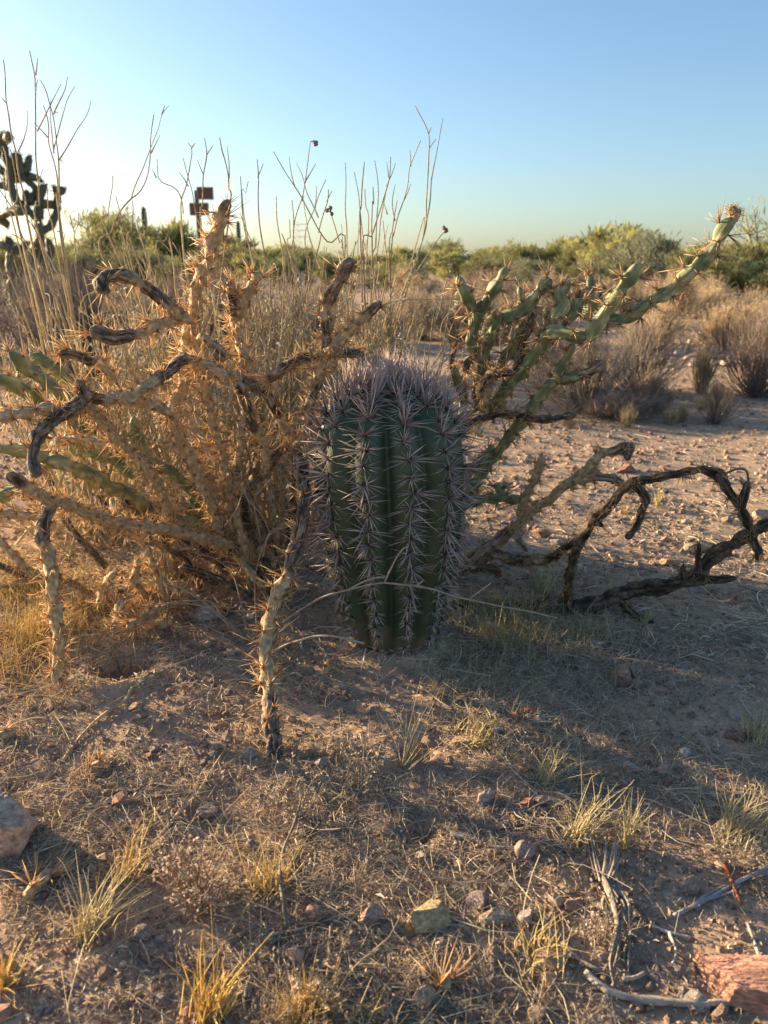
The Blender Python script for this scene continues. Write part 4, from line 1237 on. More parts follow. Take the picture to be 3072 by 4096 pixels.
tuft('H', 930, 600, 26, .06, (-.2, 0), 'low yellow grass tuft beside the hanging black limb', (.62, .52, .28), .6, .6, .015, seed=16)
tuft('H', 1000, 1180, 20, .07, (.35, 0), 'grass sprig leaning out from under the log', (.60, .54, .32), .3, .4, .008, seed=17)
tuft('H', 300, 1270, 120, .085, (.1, -.1), 'matted dry grass right of the foot of the ribbed cactus', (.56, .48, .27), .9, .6, .04, seed=18)
tuft('d', 1120, 1330, 90, .085, (.1, -.1), 'dense olive dry grass under the end of the log', (.56, .48, .27), .7, .6, .035, seed=19)
tuft('M', 700, 680, 36, .06, (0, .1), 'low branching yellow grass clump in patchy sun', (.66, .54, .26), .8, .6, .015, seed=20)
tuft('L', 420, 110, 60, .03, (0, 0), 'low bristly straw clump behind the large pinkish stone', (.60, .48, .28), 1.0, .6, .022, seed=21)
tuft('d', 90, 1380, 210, .10, (.1, 0), 'thick sunlit golden grass under the hanging cholla arm', (.66, .50, .22), .7, .6, .035, seed=22)
tuft('d', 60, 1290, 120, .08, (.1, 0), 'golden grass mound behind the hanging cholla arm', (.62, .48, .22), .8, .6, .04, seed=23)
tuft('d', 20, 1450, 80, .08, (.1, 0), 'golden straw patch left of the hanging cholla arm', (.64, .48, .22), .9, .6, .05, seed=24)
tuft('d', 10, 2130, 45, .05, (.1, 0), 'few bent yellow grass blades on bare soil', (.70, .52, .2), .5, .6, .003, seed=25)
tuft('d', 640, 2205, 120, .045, (.1, 0), 'low sunlit golden stubble along bare soil', (.64, .48, .22), .7, .6, .012, seed=26)
tuft('d', 780, 2195, 50, .035, (.1, 0), 'low golden stubble with white bits below the pebbles', (.64, .50, .26), .8, .6, .025, seed=27)


def dry_weed(fr, x, y, h, w, n, label, c, seed):
    """little twiggy dried herb with many tiny buds"""
    g = np.random.default_rng(seed)
    p = on_ground(fr, x, y); mb = MB()
    ends = []
    for i in range(n):
        d = np.array([g.normal(0, w), g.normal(0, w), h * g.uniform(.5, 1.1)])
        a = p + np.array([g.normal(0, .006), g.normal(0, .006), -.003])
        C = np.array([a, a + d * .5 + g.normal(0, .004, 3), a + d])
        mb.tube(spline(C, .008), .0006, np.array(c) * g.uniform(.7, 1.1), 4)
        for q in range(5):
            t = g.uniform(.3, 1); s0 = a + d * t
            e = s0 + g.normal(0, .010, 3) + np.array([0, 0, .006])
            mb.tube(np.array([s0, e]), .0004, np.array(c) * g.uniform(.7, 1.2), 3, cap=False)
            ends.append(e)
    E = np.repeat(np.array(ends), 3, 0)
    add_leaves(mb, E, g.normal(size=E.shape), .004, .0014, np.array([.55, .44, .33]) * g.uniform(.7, 1.2, (len(E), 1)), g)
    return tag(mb.obj('dried_weed', M_straw, None, p), label, 'weed')


dry_weed('d', 430, 1975, .085, .018, 22, 'dense brown dried weed with tiny seed bracts', (.36, .25, .17), 1)
dry_weed('d', 395, 1925, .05, .02, 12, 'short brown dried weed behind the dense one', (.34, .24, .17), 2)
dry_weed('d', 640, 1760, .05, .03, 16, 'grey dried weed with whitish seed heads on litter', (.42, .34, .27), 3)
dry_weed('d', 780, 1700, .05, .03, 16, 'dried weed with pale tufts near the leaning cholla tip', (.40, .33, .26), 4)
dry_weed('M', 1520, 290, .05, .02, 12, 'small dry weed above the red seed pod', (.42, .33, .25), 5)
dry_weed('M', 950, 620, .045, .01, 8, 'thin dry weed below the split grey wood', (.42, .33, .25), 6)
dry_weed('d', 700, 2190, .04, .03, 14, 'low sunlit weed among golden stubble', (.55, .42, .24), 7)


def litter():
    g = np.random.default_rng(12)
    # long straws
    n = 92000
    d = np.exp(g.uniform(math.log(.42), math.log(3.6), n)); a = g.uniform(-.56, .56, n)
    X = d * np.tan(a); Y = d
    bare = np.zeros(n)
    for px, py, r in [(330, 1560, .10), (930, 1640, .06), (300, 1960, .06), (1480, 2020, .10), (850, 1520, .07), (100, 2130, .08), (640, 1540, .05), (1480, 1560, .08)]:
        q = flat('d', px, py); bare = np.maximum(bare, np.exp(-((X - q[0]) ** 2 + (Y - q[1]) ** 2) / r ** 2))
    m = fbm(X * 5, Y * 5, 91) * 1.7 - .25 - 1.1 * bare + .15 * (Y > 1.3)
    keep = (g.random(n) < np.clip(m, .06, 1)) & ~((Y > 1.7) & (g.random(n) < .25))
    X, Y, d = X[keep], Y[keep], d[keep]; n = len(X)
    L = np.exp(g.normal(math.log(.013), .65, n)).clip(.004, .09)
    th = g.uniform(0, math.pi * 2, n); cv = g.normal(0, 1.0, n)
    seg = 3; k = seg + 1
    V = np.zeros((n, k, 3, 3))
    x, y = X.copy(), Y.copy(); w = g.uniform(.00024, .00052, n) * np.clip(d, .6, 1.3)
    big_ = g.random(n) < .055
    w = np.where(big_, w * 1.7, w); L = np.where(big_, (L * 2.4).clip(.02, .10), L)
    lift = np.abs(g.normal(0, .0018, n)) + .0006; slope = np.abs(g.normal(0, .12, n)) * (g.random(n) < .3)
    for i in range(k):
        t = i / seg
        z = gz(x, y) + lift + slope * L * t + .004 * np.sin(t * 3.1) * (L > .02)
        px_, py_ = -np.sin(th) * w, np.cos(th) * w
        V[:, i, 0] = np.stack([x + px_, y + py_, z], 1); V[:, i, 1] = np.stack([x - px_, y - py_, z], 1); V[:, i, 2] = np.stack([x, y, z + w * 1.6], 1)
        x = x + np.cos(th) * L / seg; y = y + np.sin(th) * L / seg; th = th + cv / seg
    o = np.arange(n)[:, None, None] * (k * 3)
    i = (np.arange(seg) * 3)[None, :, None]; j = np.arange(3)[None, None]; j2 = (j + 1) % 3
    F = np.stack([o + i + j, o + i + j2, o + i + 3 + j2, o + i + 3 + j], -1).reshape(-1, 4)
    pal = np.array([[.72, .61, .45], [.60, .50, .37], [.44, .35, .27], [.31, .245, .20], [.84, .75, .60]])
    c = pal[g.choice(5, n, p=[.24, .26, .24, .16, .10])] * g.uniform(.8, 1.2, (n, 1))
    c = np.where(big_[:, None], np.array([.86, .76, .56]) * g.uniform(.7, 1.05, (n, 1)), c)
    mb = MB(); mb.add(V.reshape(-1, 3), [F], np.repeat(c, k * 3, 0))
    o_ = mb.obj('straw_litter', M_straw); o_['kind'] = 'stuff'
    tag(o_, 'loose dry straw and stalk litter covering the soil', 'litter')
    # leaf scraps and fluff
    n = 46000
    d = np.exp(g.uniform(math.log(.42), math.log(2.2), n)); a = g.uniform(-.56, .56, n)
    X = d * np.tan(a); Y = d
    keep = g.random(n) < np.clip(fbm(X * 6, Y * 6, 91) * 1.8 - .4, .06, 1)
    X, Y = X[keep], Y[keep]; n = len(X)
    P = np.stack([X, Y, gz(X, Y) + np.abs(g.normal(0, .002, n)) + .0008], 1)
    mb = MB()
    pal = np.array([[.52, .41, .30], [.37, .28, .21], [.74, .64, .53], [.28, .215, .17]])
    D = g.normal(size=(n, 3)); D[:, 2] = np.abs(D[:, 2]) * .4
    add_leaves(mb, P, D, np.exp(g.normal(math.log(.0048), .45, n)).clip(.002, .016), g.uniform(.0007, .0022, n), pal[g.choice(4, n, p=[.38, .27, .13, .22])] * g.uniform(.8, 1.2, (n, 1)), g)
    o_ = mb.obj('leaf_litter', M_straw, smooth=False); o_['kind'] = 'stuff'
    tag(o_, 'crumbled dry leaf scraps scattered over the soil', 'litter')


litter()


def stick(ps, r0, r1, c, label, name='stick', mat=None, m=6, extra=(), cat='stick', lift=.002, ground=True):
    mb = MB()

    def one(s_, ra, rb):
        P = []
        for fr, x, y, Y in parse(s_):
            if Y is None:
                q = on_ground(fr, x, y); q[2] += lift + ra * .6
            elif Y < .1:
                q = on_ground(fr, x, y); q[2] += lift + Y
                # keep the pixel: slide towards the camera for the height it gained
                dd = ray(fr, x, y); t = (q[2] - CAM_H) / dd[2]; q = np.array([0, 0, CAM_H]) + dd * t
            else:
                q = at(fr, x, y, Y)
            P.append(q)
        C = spline(np.array(P), .004)
        n = len(C)
        rr = np.linspace(ra, rb, n) * (1 + .5 * (vn(np.arange(n) * .35, np.zeros(n), len(label)) - .5))
        cc = np.array(c)[None] * (1 + .5 * (vn(np.arange(n) * .5, np.ones(n) * 3, 9) - .5))[:, None]
        mb.tube(C, rr, cc, m)
        return C
    C = one(ps, r0, r1)
    for e, ra, rb in extra:
        one(e, ra, rb)
    b = C[0].copy(); b[2] = float(gz(b[0], b[1]))
    return tag(mb.obj(name, mat or M_twig, None, b), label, cat)


stick('I 345,1460 440,1330 560,1210 690,1120 740,1040 860,950', .0026, .0018, (.55, .43, .26), 'long straw coloured stalk lying across bare soil by the burrow', 'dry_stalk')
stick('I 750,1040 800,1000 905,950', .0014, .001, (.5, .4, .26), 'thin straw stalk crossing the burrow mound', 'dry_stalk')
stick('L 705,395 800,280 870,210 930,110 1000,0', .0022, .0016, (.52, .40, .24), 'straight jointed straw stalk in the litter left of the leaning cholla tip', 'dry_stalk')
stick('M 885,745 980,820 1080,850 1200,865 1350,875 1480,870 1540,885', .0038, .0028, (.42, .35, .27), 'curved grey brown stick lying below the split grey wood', 'stick')
stick('M 790,620 850,680 950,740', .0034, .0024, (.34, .27, .21), 'short grey brown stick pointing at the curved stick', 'stick')
stick('M 1040,770 1090,765 1135,745', .003, .0022, (.48, .38, .26), 'stubby straw coloured stick end', 'stick')
stick('M 320,155 430,185 520,210 610,215', .0024, .002, (.36, .31, .26), 'thin grey stick lying by the small pit', 'stick', extra=[('M 430,185 400,165 330,150', .0016, .001)])
stick('M 1260,500 1380,440 1500,375 1659,290', .0026, .002, (.40, .38, .36), 'grey forked twig near the large brick red stone', 'stick', extra=[('M 1300,480 1420,400 1540,345 1659,310', .0018, .0013), ('M 1400,430 1500,400 1530,370', .0016, .001)])
stick('M 1570,530 1600,610 1630,700', .0022, .0014, (.40, .36, .31), 'short grey twig above the large brick red stone', 'stick')
stick('M 1165,540 1240,570 1335,590', .0016, .001, (.50, .46, .38), 'thin pale bent straw on bare soil', 'dry_stalk', extra=[('M 1240,570 1270,650 1250,710', .0015, .001)])
stick('L 1160,835 1300,810 1400,780 1500,745 1580,735', .0018, .001, (.58, .48, .32), 'long curved straw blade lying below the dark stick', 'dry_stalk')
stick('L 1270,785,.002 1255,680,.012 1240,560,.018 1255,440,.022 1300,330,.026 1335,210,.03', .0024, .0014, (.22, .17, .13), 'dark split stick standing up through a dry grass tuft', 'stick')
stick('L 1270,600 1340,520 1400,425', .0022, .0018, (.50, .36, .20), 'pair of stiff tan stalks beside the dark split stick', 'dry_stalk', extra=[('L 1265,560 1300,490 1340,420', .002, .0016)])
stick('d 1555,1860 1575,1900 1600,1960', .0034, .0014, (.30, .10, .05), 'curved rusty red seed pod stalk on litter', 'seed_pod_stalk')
stick('K 0,1275 150,1250 320,1240', .0018, .0014, (.14, .11, .09), 'thin dark twig left of the pale grass tufts', 'stick')
stick('H 560,1180 610,1300 640,1420', .0014, .001, (.16, .12, .10), 'thin dark twig hanging below the pale twig tip', 'stick')
stick('J 480,1085 560,1030 640,950 690,920', .0020, .0016, (.55, .42, .24), 'short straw stalk with a frayed end', 'dry_stalk')
stick('K 360,30 420,150 470,280 490,390', .0016, .0010, (.18, .13, .11), 'thin dark bent twig near the end of the log', 'stick')
stick('L 940,1180,.002 1000,1100,.02 1050,1020,.03', .0012, .0008, (.66, .5, .24), 'single golden stalk beside the golden grass', 'dry_stalk')


# split grey wood: a cluster of frayed splinters
def split_wood():
    b = on_ground('M', 1010, 430)
    root = thing('split_wood', b, 'bleached grey split wood with frayed splintered ends lying on soil', 'wood')
    C = np.array([.34, .285, .23])
    L = [('M 990,330,.012 1020,400,.014 1045,470,.012 1060,540,.010 1035,640,.006 1030,700,.004 1035,795,.002', .0075, .0025),
         ('M 985,340,.012 1000,260,.02 1005,170,.028', .006, .002), ('M 1010,340,.012 1030,260,.02 1035,215,.026', .0055, .002),
         ('M 960,350,.010 935,270,.012 910,160,.012', .005, .002), ('M 1000,300,.014 1018,240,.02 1022,180,.024', .004, .0015),
         ('M 950,330,.008 980,370,.010 1020,420,.010', .008, .006), ('M 1030,400,.010 1060,450,.008 1080,490,.006', .005, .003),
         ('M 1020,480,.008 1015,580,.005 990,680,.003 960,750,.002', .0045, .002), ('M 1055,550,.008 1075,610,.004 1070,720,.002', .004, .002),
         ('M 975,380,.004 965,460,.003 980,520,.002', .004, .002), ('M 1045,470,.008 1090,560,.004 1120,590,.002', .004, .002)]
    g = np.random.default_rng(4)
    LL = []
    for s_, ra, rb in L:
        for k in range(3):
            LL.append((s_, ra * g.uniform(.42, .62), rb * g.uniform(.35, .6), g.normal(0, ra * .55, 3), g.uniform(.75, 1.0)))
    for i, (s_, ra, rb, of, cut) in enumerate(LL):
        P = []
        pts_ = parse(s_); pts_ = pts_[:max(2, int(math.ceil(len(pts_) * cut)))]
        for fr, x, y, Y in pts_:
            q = on_ground(fr, x, y); z = q[2] + Y + .001
            dd = ray(fr, x, y); t = (z - CAM_H) / dd[2]; P.append(np.array([0, 0, CAM_H]) + dd * t + of * np.array([1, 1, .6]) + g.normal(0, .0012, 3))
        Cc = spline(np.array(P), .003); n = len(Cc); m = 8
        T, N, B = frames(Cc)
        ph = np.arange(m) * 2 * math.pi / m
        rr = .78 * np.linspace(ra, rb, n)[:, None] * (.8 + .7 * (fbm(np.arange(n)[:, None] * .08 + 0 * ph, np.cos(ph)[None] * 3 + np.sin(ph)[None] * 5 + i * 9 + np.zeros((n, 1)), 3 + i) - .3))
        V = Cc[:, None] + rr[..., None] * (N[:, None] * np.cos(ph)[None, :, None] + B[:, None] * np.sin(ph)[None, :, None] * .7)
        w = fbm(np.arange(n)[:, None] * .05 + 0 * ph, np.cos(ph)[None] * 4 + np.sin(ph)[None] * 6 + i * 5 + np.zeros((n, 1)), 13 + i)[..., None]
        col = C * (.35 + 1.3 * w) * g.uniform(.6, 1.15)
        mb = MB(); mb.add(V.reshape(-1, 3), [grid_faces(n, m)], col.reshape(-1, 3))
        mb.obj('splinter', M_wood, root)


split_wood()


# shed cholla joints
def joint(fr, x, y, L, ang, label, seed, r=.007, spl=(.012, .024), style='dry', lift=.006):
    p = on_ground(fr, x, y)
    root = thing('shed_cholla_joint', p, label, 'cactus')
    d = np.array([math.cos(ang), math.sin(ang), .15])
    P = np.array([p + [0, 0, lift], p + d * L * .5 + [0, 0, lift], p + d * L + [0, 0, lift]])
    stem(root, P, r, style, seed, (), r * .8, spl=spl, dens=1, ds=.006)


joint('L', 130, 660, .035, 1.2, 'fallen spiny cholla joint below the large pinkish stone', 901, .008, (.018, .034))
joint('M', 290, 815, .014, 1.3, 'small burr of stiff tan spines near the pale upright pebble', 902, .005, (.018, .032), 'dry')
joint('J', 450, 290, .018, .4, 'golden burr of spines left of the foot of the ribbed cactus', 903, .006, (.010, .020), 'dry')
joint('L', 400, 100, .02, .4, 'straw coloured spiny burr on litter behind the large pinkish stone', 904, .006, (.012, .022), 'dry')
joint('I', 690, 640, .05, 1.0, 'dark spiny cholla joint beside the burrow', 905, .010, (.016, .03))
joint('I', 820, 720, .04, .2, 'spiny cholla joint lying over the burrow', 906, .009, (.016, .03))
joint('I', 10, 1330, .02, .5, 'spiny burr at the edge of the golden straw', 907, .006, (.012, .022), 'dry')
joint('J', 170, 150, .02, .5, 'burr of orange spines beside the leaning cholla arm', 908, .006, (.016, .03), 'dry')

# ------------------------------------------------------------------ middle distance: bushes, dry grass
def twig_bush_mesh(seed, h, w, n, c, name='dry_bush', r=.0016, up=.6, kids=3, leaf=None):
    g = np.random.default_rng(seed); mb = MB(); c = np.array(c)
    tips = []
    for i in range(n):
        az = g.uniform(0, 6.283); el = abs(g.normal(0, .75)) * (1.3 - up)
        L = g.uniform(.6, 1.1)
        top = np.array([math.sin(el) * math.cos(az) * w * 1.3, math.sin(el) * math.sin(az) * w * 1.3, math.cos(el) * h]) * L
        b = np.array([g.normal(0, w * .10), g.normal(0, w * .10), -.02])
        mid = b * .5 + top * .5 + np.array([top[0] * .12, top[1] * .12, -.05 * h]) + g.normal(0, .02, 3) * h
        C = np.array([b, b * .25 + mid * .75 + g.normal(0, .01, 3) * h, mid * .4 + top * .6, top])
        cc = c * g.uniform(.65, 1.25)
        mb.tube(C, np.linspace(r * 1.6, r * .5, 4), cc, 3, cap=False)
        for k in range(kids):
            t = g.uniform(.35, .95); q = C[1] * (1 - t) + C[3] * t
            e = q + (top - b) * g.uniform(.12, .35) + g.normal(0, .09, 3) * h
            mb.tube(np.array([q, (q + e) / 2 + g.normal(0, .012, 3) * h, e]), np.array([r * .8, r * .6, r * .3]), cc * g.uniform(.8, 1.2), 3, cap=False)
            tips += [e, (q + e) / 2]
    if leaf is not None:
        T = np.repeat(np.array(tips), leaf[0], 0)
        T = T + g.normal(0, leaf[3], T.shape)
        lc = np.array(leaf[1]) * g.uniform(.65, 1.3, (len(T), 1))
        D = g.normal(size=T.shape) + np.array([0, 0, .8])
        add_leaves(mb, T, D, g.uniform(.6, 1.3, len(T)) * leaf[2], leaf[2] * .28, lc, g)
    return mb.mesh(name, M_foliage)


def put(me, name, p, label, cat, group=None, s=1.0, rz=0., sz=None):
    o = bpy.data.objects.new(name, me); COL.objects.link(o)
    o.location = [float(q) for q in p]; o.scale = sz or (s, s, s); o.rotation_euler = (0, 0, rz)
    return tag(o, label, cat, group)


GREY = (.38, .32, .27); BROWN = (.50, .40, .29); OCH = (.62, .49, .33)
bush_grey = [twig_bush_mesh(1200 + i, 1, .75, 240, GREY, r=.0038, kids=5, up=.45) for i in range(3)]
bush_dark = [twig_bush_mesh(1210 + i, 1, .75, 260, (.36, .285, .235), r=.0042, kids=5, up=.5) for i in range(2)]
bush_brown = [twig_bush_mesh(1220 + i, 1, .8, 220, BROWN, r=.006, kids=5, up=.45, leaf=(2, (.50, .39, .27), .03, .02)) for i in range(3)]
bush_och = [twig_bush_mesh(1230 + i, 1, .8, 260, OCH, r=.006, kids=4, up=.6, leaf=(2, (.60, .46, .29), .035, .02)) for i in range(2)]
grass_clump = [twig_bush_mesh(1240 + i, 1, .45, 170, (.58, .48, .30), r=.005, kids=1, up=.8) for i in range(2)]


def gp(dx, dy):
    return on_ground('d', dx, dy)


put(bush_grey[0], 'dry_bush', gp(1265, 885), 'grey brown leafless bush standing behind the green cholla joints', 'bush', None, .36, .3, (.40, .36, .31))
put(bush_grey[1], 'dry_bush', gp(1375, 850), 'rounded grey leafless bush beside the stony berm', 'bush', None, .36, 1.2, (.40, .36, .34))
put(bush_grey[2], 'dry_bush', gp(1180, 835), 'small grey bush half hidden by the lowest green arm', 'bush', None, .28, 2)
put(bush_dark[0], 'dry_bush', gp(1630, 855), 'dark twiggy bush standing in front of the stony berm', 'bush', None, .45, .7, (.38, .38, .36))
put(bush_dark[1], 'dry_bush', gp(1720, 815), 'dark twiggy bush beyond the other dark bush', 'bush', None, .4, 1.7)
put(grass_clump[0], 'grass_clump', gp(1515, 850), 'pale straw grass clump between the grey bushes and the dark bush', 'grass', None, .26, .2, (.28, .28, .24))
put(grass_clump[1], 'grass_clump', gp(1400, 870), 'thin straw clump at the foot of the rounded grey bush', 'grass', None, .2, 1.2, (.2, .2, .15))
put(bush_grey[1], 'dry_bush', gp(1540, 915), 'small thin grey sprig bush alone on shaded soil', 'bush', None, .2, 2.2, (.14, .14, .17))
put(bush_brown[0], 'dry_bush', gp(1412, 892), 'tiny rusty brown bush on shaded soil before the grey bushes', 'bush', None, .14, .1)
put(bush_grey[2], 'dry_bush', gp(1330, 905), 'low grey straw mat along the foot of the grey bushes', 'bush', None, .2, .1, (.5, .25, .10))
put(bush_grey[0], 'dry_bush', gp(1225, 860), 'low grey brown tangle on soil behind the green cholla', 'bush', None, .2, 2.1, (.30, .22, .16))
g = np.random.default_rng(55)
# brown brush belt, about 7 to 14 m away
BB = [(905, 735), (950, 715), (985, 740), (1035, 730), (1075, 745), (930, 690), (1010, 695), (880, 700), (1100, 700), (1060, 690), (1130, 715)]
for i, (x, y) in enumerate(BB):
    p = gp(x, y); k = p[1] / 8
    put(bush_brown[i % 3], 'brown_brush', p, 'rusty brown dry brush growing in the belt behind the ribbed cactus', 'bush', 'rusty brush belt', .34 * k ** .7 * g.uniform(.85, 1.2), g.uniform(0, 6))
OB = [(1390, 735), (1425, 728), (1455, 722), (1490, 715), (1440, 705), (1560, 735), (1600, 730), (1645, 745), (1620, 715), (1535, 712)]
for i, (x, y) in enumerate(OB):
    p = gp(x, y)
    put(bush_och[i % 2], 'ochre_brush', p, 'orange ochre dry brush around the stony berm', 'bush', 'ochre brush around the berm', .32 * g.uniform(.8, 1.25), g.uniform(0, 6))
LBB = [(520, 720), (600, 745), (690, 735), (760, 745), (820, 725), (440, 700), (120, 705), (210, 720), (300, 700), (730, 700), (640, 690), (360, 740), (840, 760)]
for i, (x, y) in enumerate(LBB):
    p = gp(x, y)
    put((bush_brown + bush_och)[i % 5], 'brown_brush', p, 'low brown brush on the flat behind the dry shrubs', 'bush', 'low brush behind the dry shrubs', .28 * g.uniform(.8, 1.3), g.uniform(0, 6))
for i in range(26):
    x = g.uniform(850, 1659); y = g.uniform(790, 960)
    p = gp(x, y)
    put(grass_clump[i % 2], 'grass_clump', p, 'low dry grass clump on the shaded flat beyond the log', 'grass', 'low grass clumps beyond the log', 1, g.uniform(0, 6), (.13, .13, g.uniform(.03, .08)))
for i, (x, y) in enumerate([(-2.7, 4.7), (-2.2, 5.1), (-1.75, 4.6), (-1.3, 5.0), (-.95, 4.5), (-2.9, 5.6), (-.55, 4.9)]):  # mostly hidden bushes, added to shade the flat on the right
    put((bush_grey + bush_dark)[i % 5], 'dry_bush', (x, y, float(gz(x, y))), 'grey leafless bush in the row added behind the dry shrub stalks to shade the flat', 'bush', 'shade bushes added behind the stalks', .5 + .05 * (i % 3), i * 1.3)
# stones of the berm
bm = [rock_mesh(1300 + i, ICO2, 8, (.5, .85), 'stone', .06, c, .2, .25) for i, c in enumerate([(.50, .37, .30), (.44, .37, .35), (.55, .42, .34), (.40, .27, .21)])]
for i in range(90):
    x = g.uniform(1400, 1640); y = g.normal(762, 14)
    p = gp(x, y); s_ = g.uniform(.02, .055)
    place_rock(bm[i % 4], p, (s_ * g.uniform(.9, 1.5), s_, s_ * g.uniform(.5, .9)), g.uniform(0, 6), 'pinkish rubble stone heaped on the low berm', 'rubble stones on the berm', 'stone', sink=.3, name='rubble_stone')

# ------------------------------------------------------------------ far: trees, cacti, sign
def tree_parts(seed, h, w, leafc, barkc, n_limbs=7, n_twig=2600, brush=.28, flat_=.6):
    g = np.random.default_rng(seed)
    tr = MB(); cr = MB(); ends = []
    for i in range(n_limbs):
        az = g.uniform(0, 6.283); el = g.uniform(.15, .85)
        top = np.array([math.sin(el) * math.cos(az) * w, math.sin(el) * math.sin(az) * w, math.cos(el) * h * .85 + .1 * h])
        b = np.array([g.normal(0, .03) * w, g.normal(0, .03) * w, -.1])
        m1 = b * .6 + top * .4 + g.normal(0, .05, 3) * h
        m2 = b * .25 + top * .75 + g.normal(0, .06, 3) * h
        C = spline(np.array([b, m1, m2, top]), h * .05); n = len(C)
        tr.tube(C, np.linspace(.028 * h, .006 * h, n), np.array(barkc) * g.uniform(.8, 1.2), 6)
        for k in range(7):
            t = int(g.uniform(.3, .98) * (n - 1))
            e = C[t] + g.normal(0, .16, 3) * np.array([w, w, h * .5]) + np.array([0, 0, .12 * h])
            D = spline(np.array([C[t], (C[t] + e) / 2 + g.normal(0, .03, 3) * h, e]), h * .06)
            tr.tube(D, np.linspace(.009 * h, .003 * h, len(D)), np.array(barkc) * g.uniform(.8, 1.2), 4)
            ends += [(D[-1], .17), (D[len(D) // 2], .13)]
    E = np.array([e for e, _ in ends])
    wt = g.random(len(E)) + .25; wt /= wt.sum()
    idx = g.choice(len(E), n_twig, p=wt)
    P = E[idx] + g.normal(0, 1, (n_twig, 3)) * np.array([w, w, h * .55]) * .075
    D = norm(g.normal(0, .55, (n_twig, 3)) + np.array([0, 0, .9]) + (P - np.array([0, 0, h * .4])) / max(w, h) * .6)
    L = g.uniform(.5, 1.3, n_twig) * brush
    clump = g.uniform(.6, 1.3, len(E))[idx]
    c = np.array(leafc) * clump[:, None] * g.uniform(.75, 1.2, (n_twig, 1))
    add_leaves(cr, P, D, L, L * .07, c, g)
    return tr.mesh('trunk', M_twig), cr.mesh('crown', M_foliage)


def tree(parts, p, s, rz, label, group=None, name='palo_verde_tree', cat='tree', sz=None):
    root = thing(name, p, label, cat, group)
    root.scale = sz or (s, s, s); root.rotation_euler = (0, 0, rz)
    for nm, me in zip(('trunk', 'crown'), parts):
        o = bpy.data.objects.new(nm, me); COL.objects.link(o); o.parent = root
    return root


PV = [tree_parts(1400 + i, 1, .85, (.38, .37, .15), (.30, .28, .16), 9, 5200, .17) for i in range(3)]  # far leaf colours made lighter and yellower in place of haze
CRE = [tree_parts(1410 + i, 1, .75, (.25, .25, .11), (.2, .17, .12), 12, 5000, .11) for i in range(3)]
SPARSE = [tree_parts(1420 + i, 1, .9, (.32, .31, .15), (.28, .25, .16), 8, 1700, .12) for i in range(2)]
OPEN = [tree_parts(1440, 1, .9, (.36, .35, .17), (.32, .29, .18), 9, 800, .10)]
BLUE = [tree_parts(1430, 1, .9, (.28, .29, .19), (.14, .12, .1), 10, 4500, .10)]


def far(dx, Y):
    p = at('d', dx, 582, Y); p[2] = float(gz(p[0], p[1])) - .05
    return p


def hgt(dy, Y):
    return (582 - dy) / 1661.7 * Y + .62


# right of the ribbed cactus
for dx, Y, top, kind, wide, lab in [
    (1345, 34, 508, 'PV', 1.3, 'largest olive palo verde thicket rising over the horizon brush'),
    (1290, 36, 530, 'PV', 1.1, 'olive palo verde merging with the left side of the largest thicket'),
    (1400, 33, 540, 'PV', 1.1, 'olive palo verde merging with the right side of the largest thicket'),
    (1235, 40, 540, 'CRE', 1.2, 'dark green creosote just left of the palo verde thicket'),
    (1035, 42, 545, 'CRE', 1.2, 'dark rounded creosote above the leftmost green cholla joint'),
    (1110, 40, 540, 'SPARSE', 1.2, 'thin wispy tree above the green cholla tips'),
    (1160, 45, 545, 'SPARSE', 1.2, 'thin wispy tree left of the dark creosote'),
    (1665, 22, 450, 'OPEN', 1.1, 'open branched palo verde with the sky showing through its limbs'),
    (1600, 17, 575, 'PV', 1.5, 'broad yellow green bush below the open branched palo verde'),
    (1680, 16, 575, 'PV', 1.4, 'broad yellow green bush at the foot of the open branched palo verde'),
    (1520, 20, 590, 'PV', 1.4, 'yellow green bush under the long green cholla arm'),
    (1500, 12, 632, 'BLUE', 1.4, 'low bluish grey saltbush before the yellow green bushes'),
    (1450, 13, 622, 'BLUE', 1.3, 'low bluish saltbush left of its bluish grey neighbour'),
    (975, 44, 552, 'PV', 1.4, 'feathery yellow green tree just right of the tall bare stalks'),
    (1075, 46, 548, 'PV', 1.3, 'feathery yellow green tree between the dark rounded creosote and the first wispy tree'),
    (1195, 44, 540, 'PV', 1.2, 'feathery yellow green tree between the second wispy tree and the dark green creosote'),
    (1460, 36, 552, 'PV', 1.3, 'feathery yellow green tree right of the palo verde thicket'),
    (1550, 34, 556, 'PV', 1.3, 'feathery yellow green tree behind the long green cholla arm'),
    (230, 34, 478, 'SPARSE', 1.2, 'hazy open tree between the tree cholla and the far saguaro'),
    (290, 38, 490, 'PV', 1.2, 'hazy olive tree just left of the taller far saguaro'),
    (350, 36, 500, 'PV', 1.0, 'hazy olive tree just right of the taller far saguaro'),
    (180, 30, 540, 'CRE', 1.2, 'dark bush right of the tree cholla'),
    (600, 45, 545, 'PV', 1.3, 'bright green palo verde right of the shorter far saguaro'),
    (545, 40, 556, 'PV', 1.2, 'bright green palo verde at the foot of the shorter far saguaro'),
]:
    parts = {'PV': PV, 'CRE': CRE, 'SPARSE': SPARSE, 'BLUE': BLUE, 'OPEN': OPEN}[kind]
    h = hgt(top, Y)
    tree(parts[int(dx) % len(parts)], far(dx, Y), h, dx * .37, lab, 'trees beyond the brush', 'desert_shrub' if kind in ('CRE', 'BLUE') else 'palo_verde_tree',
         'shrub' if kind in ('CRE', 'BLUE') else 'tree', (h * wide, h * wide, h))
g = np.random.default_rng(77)
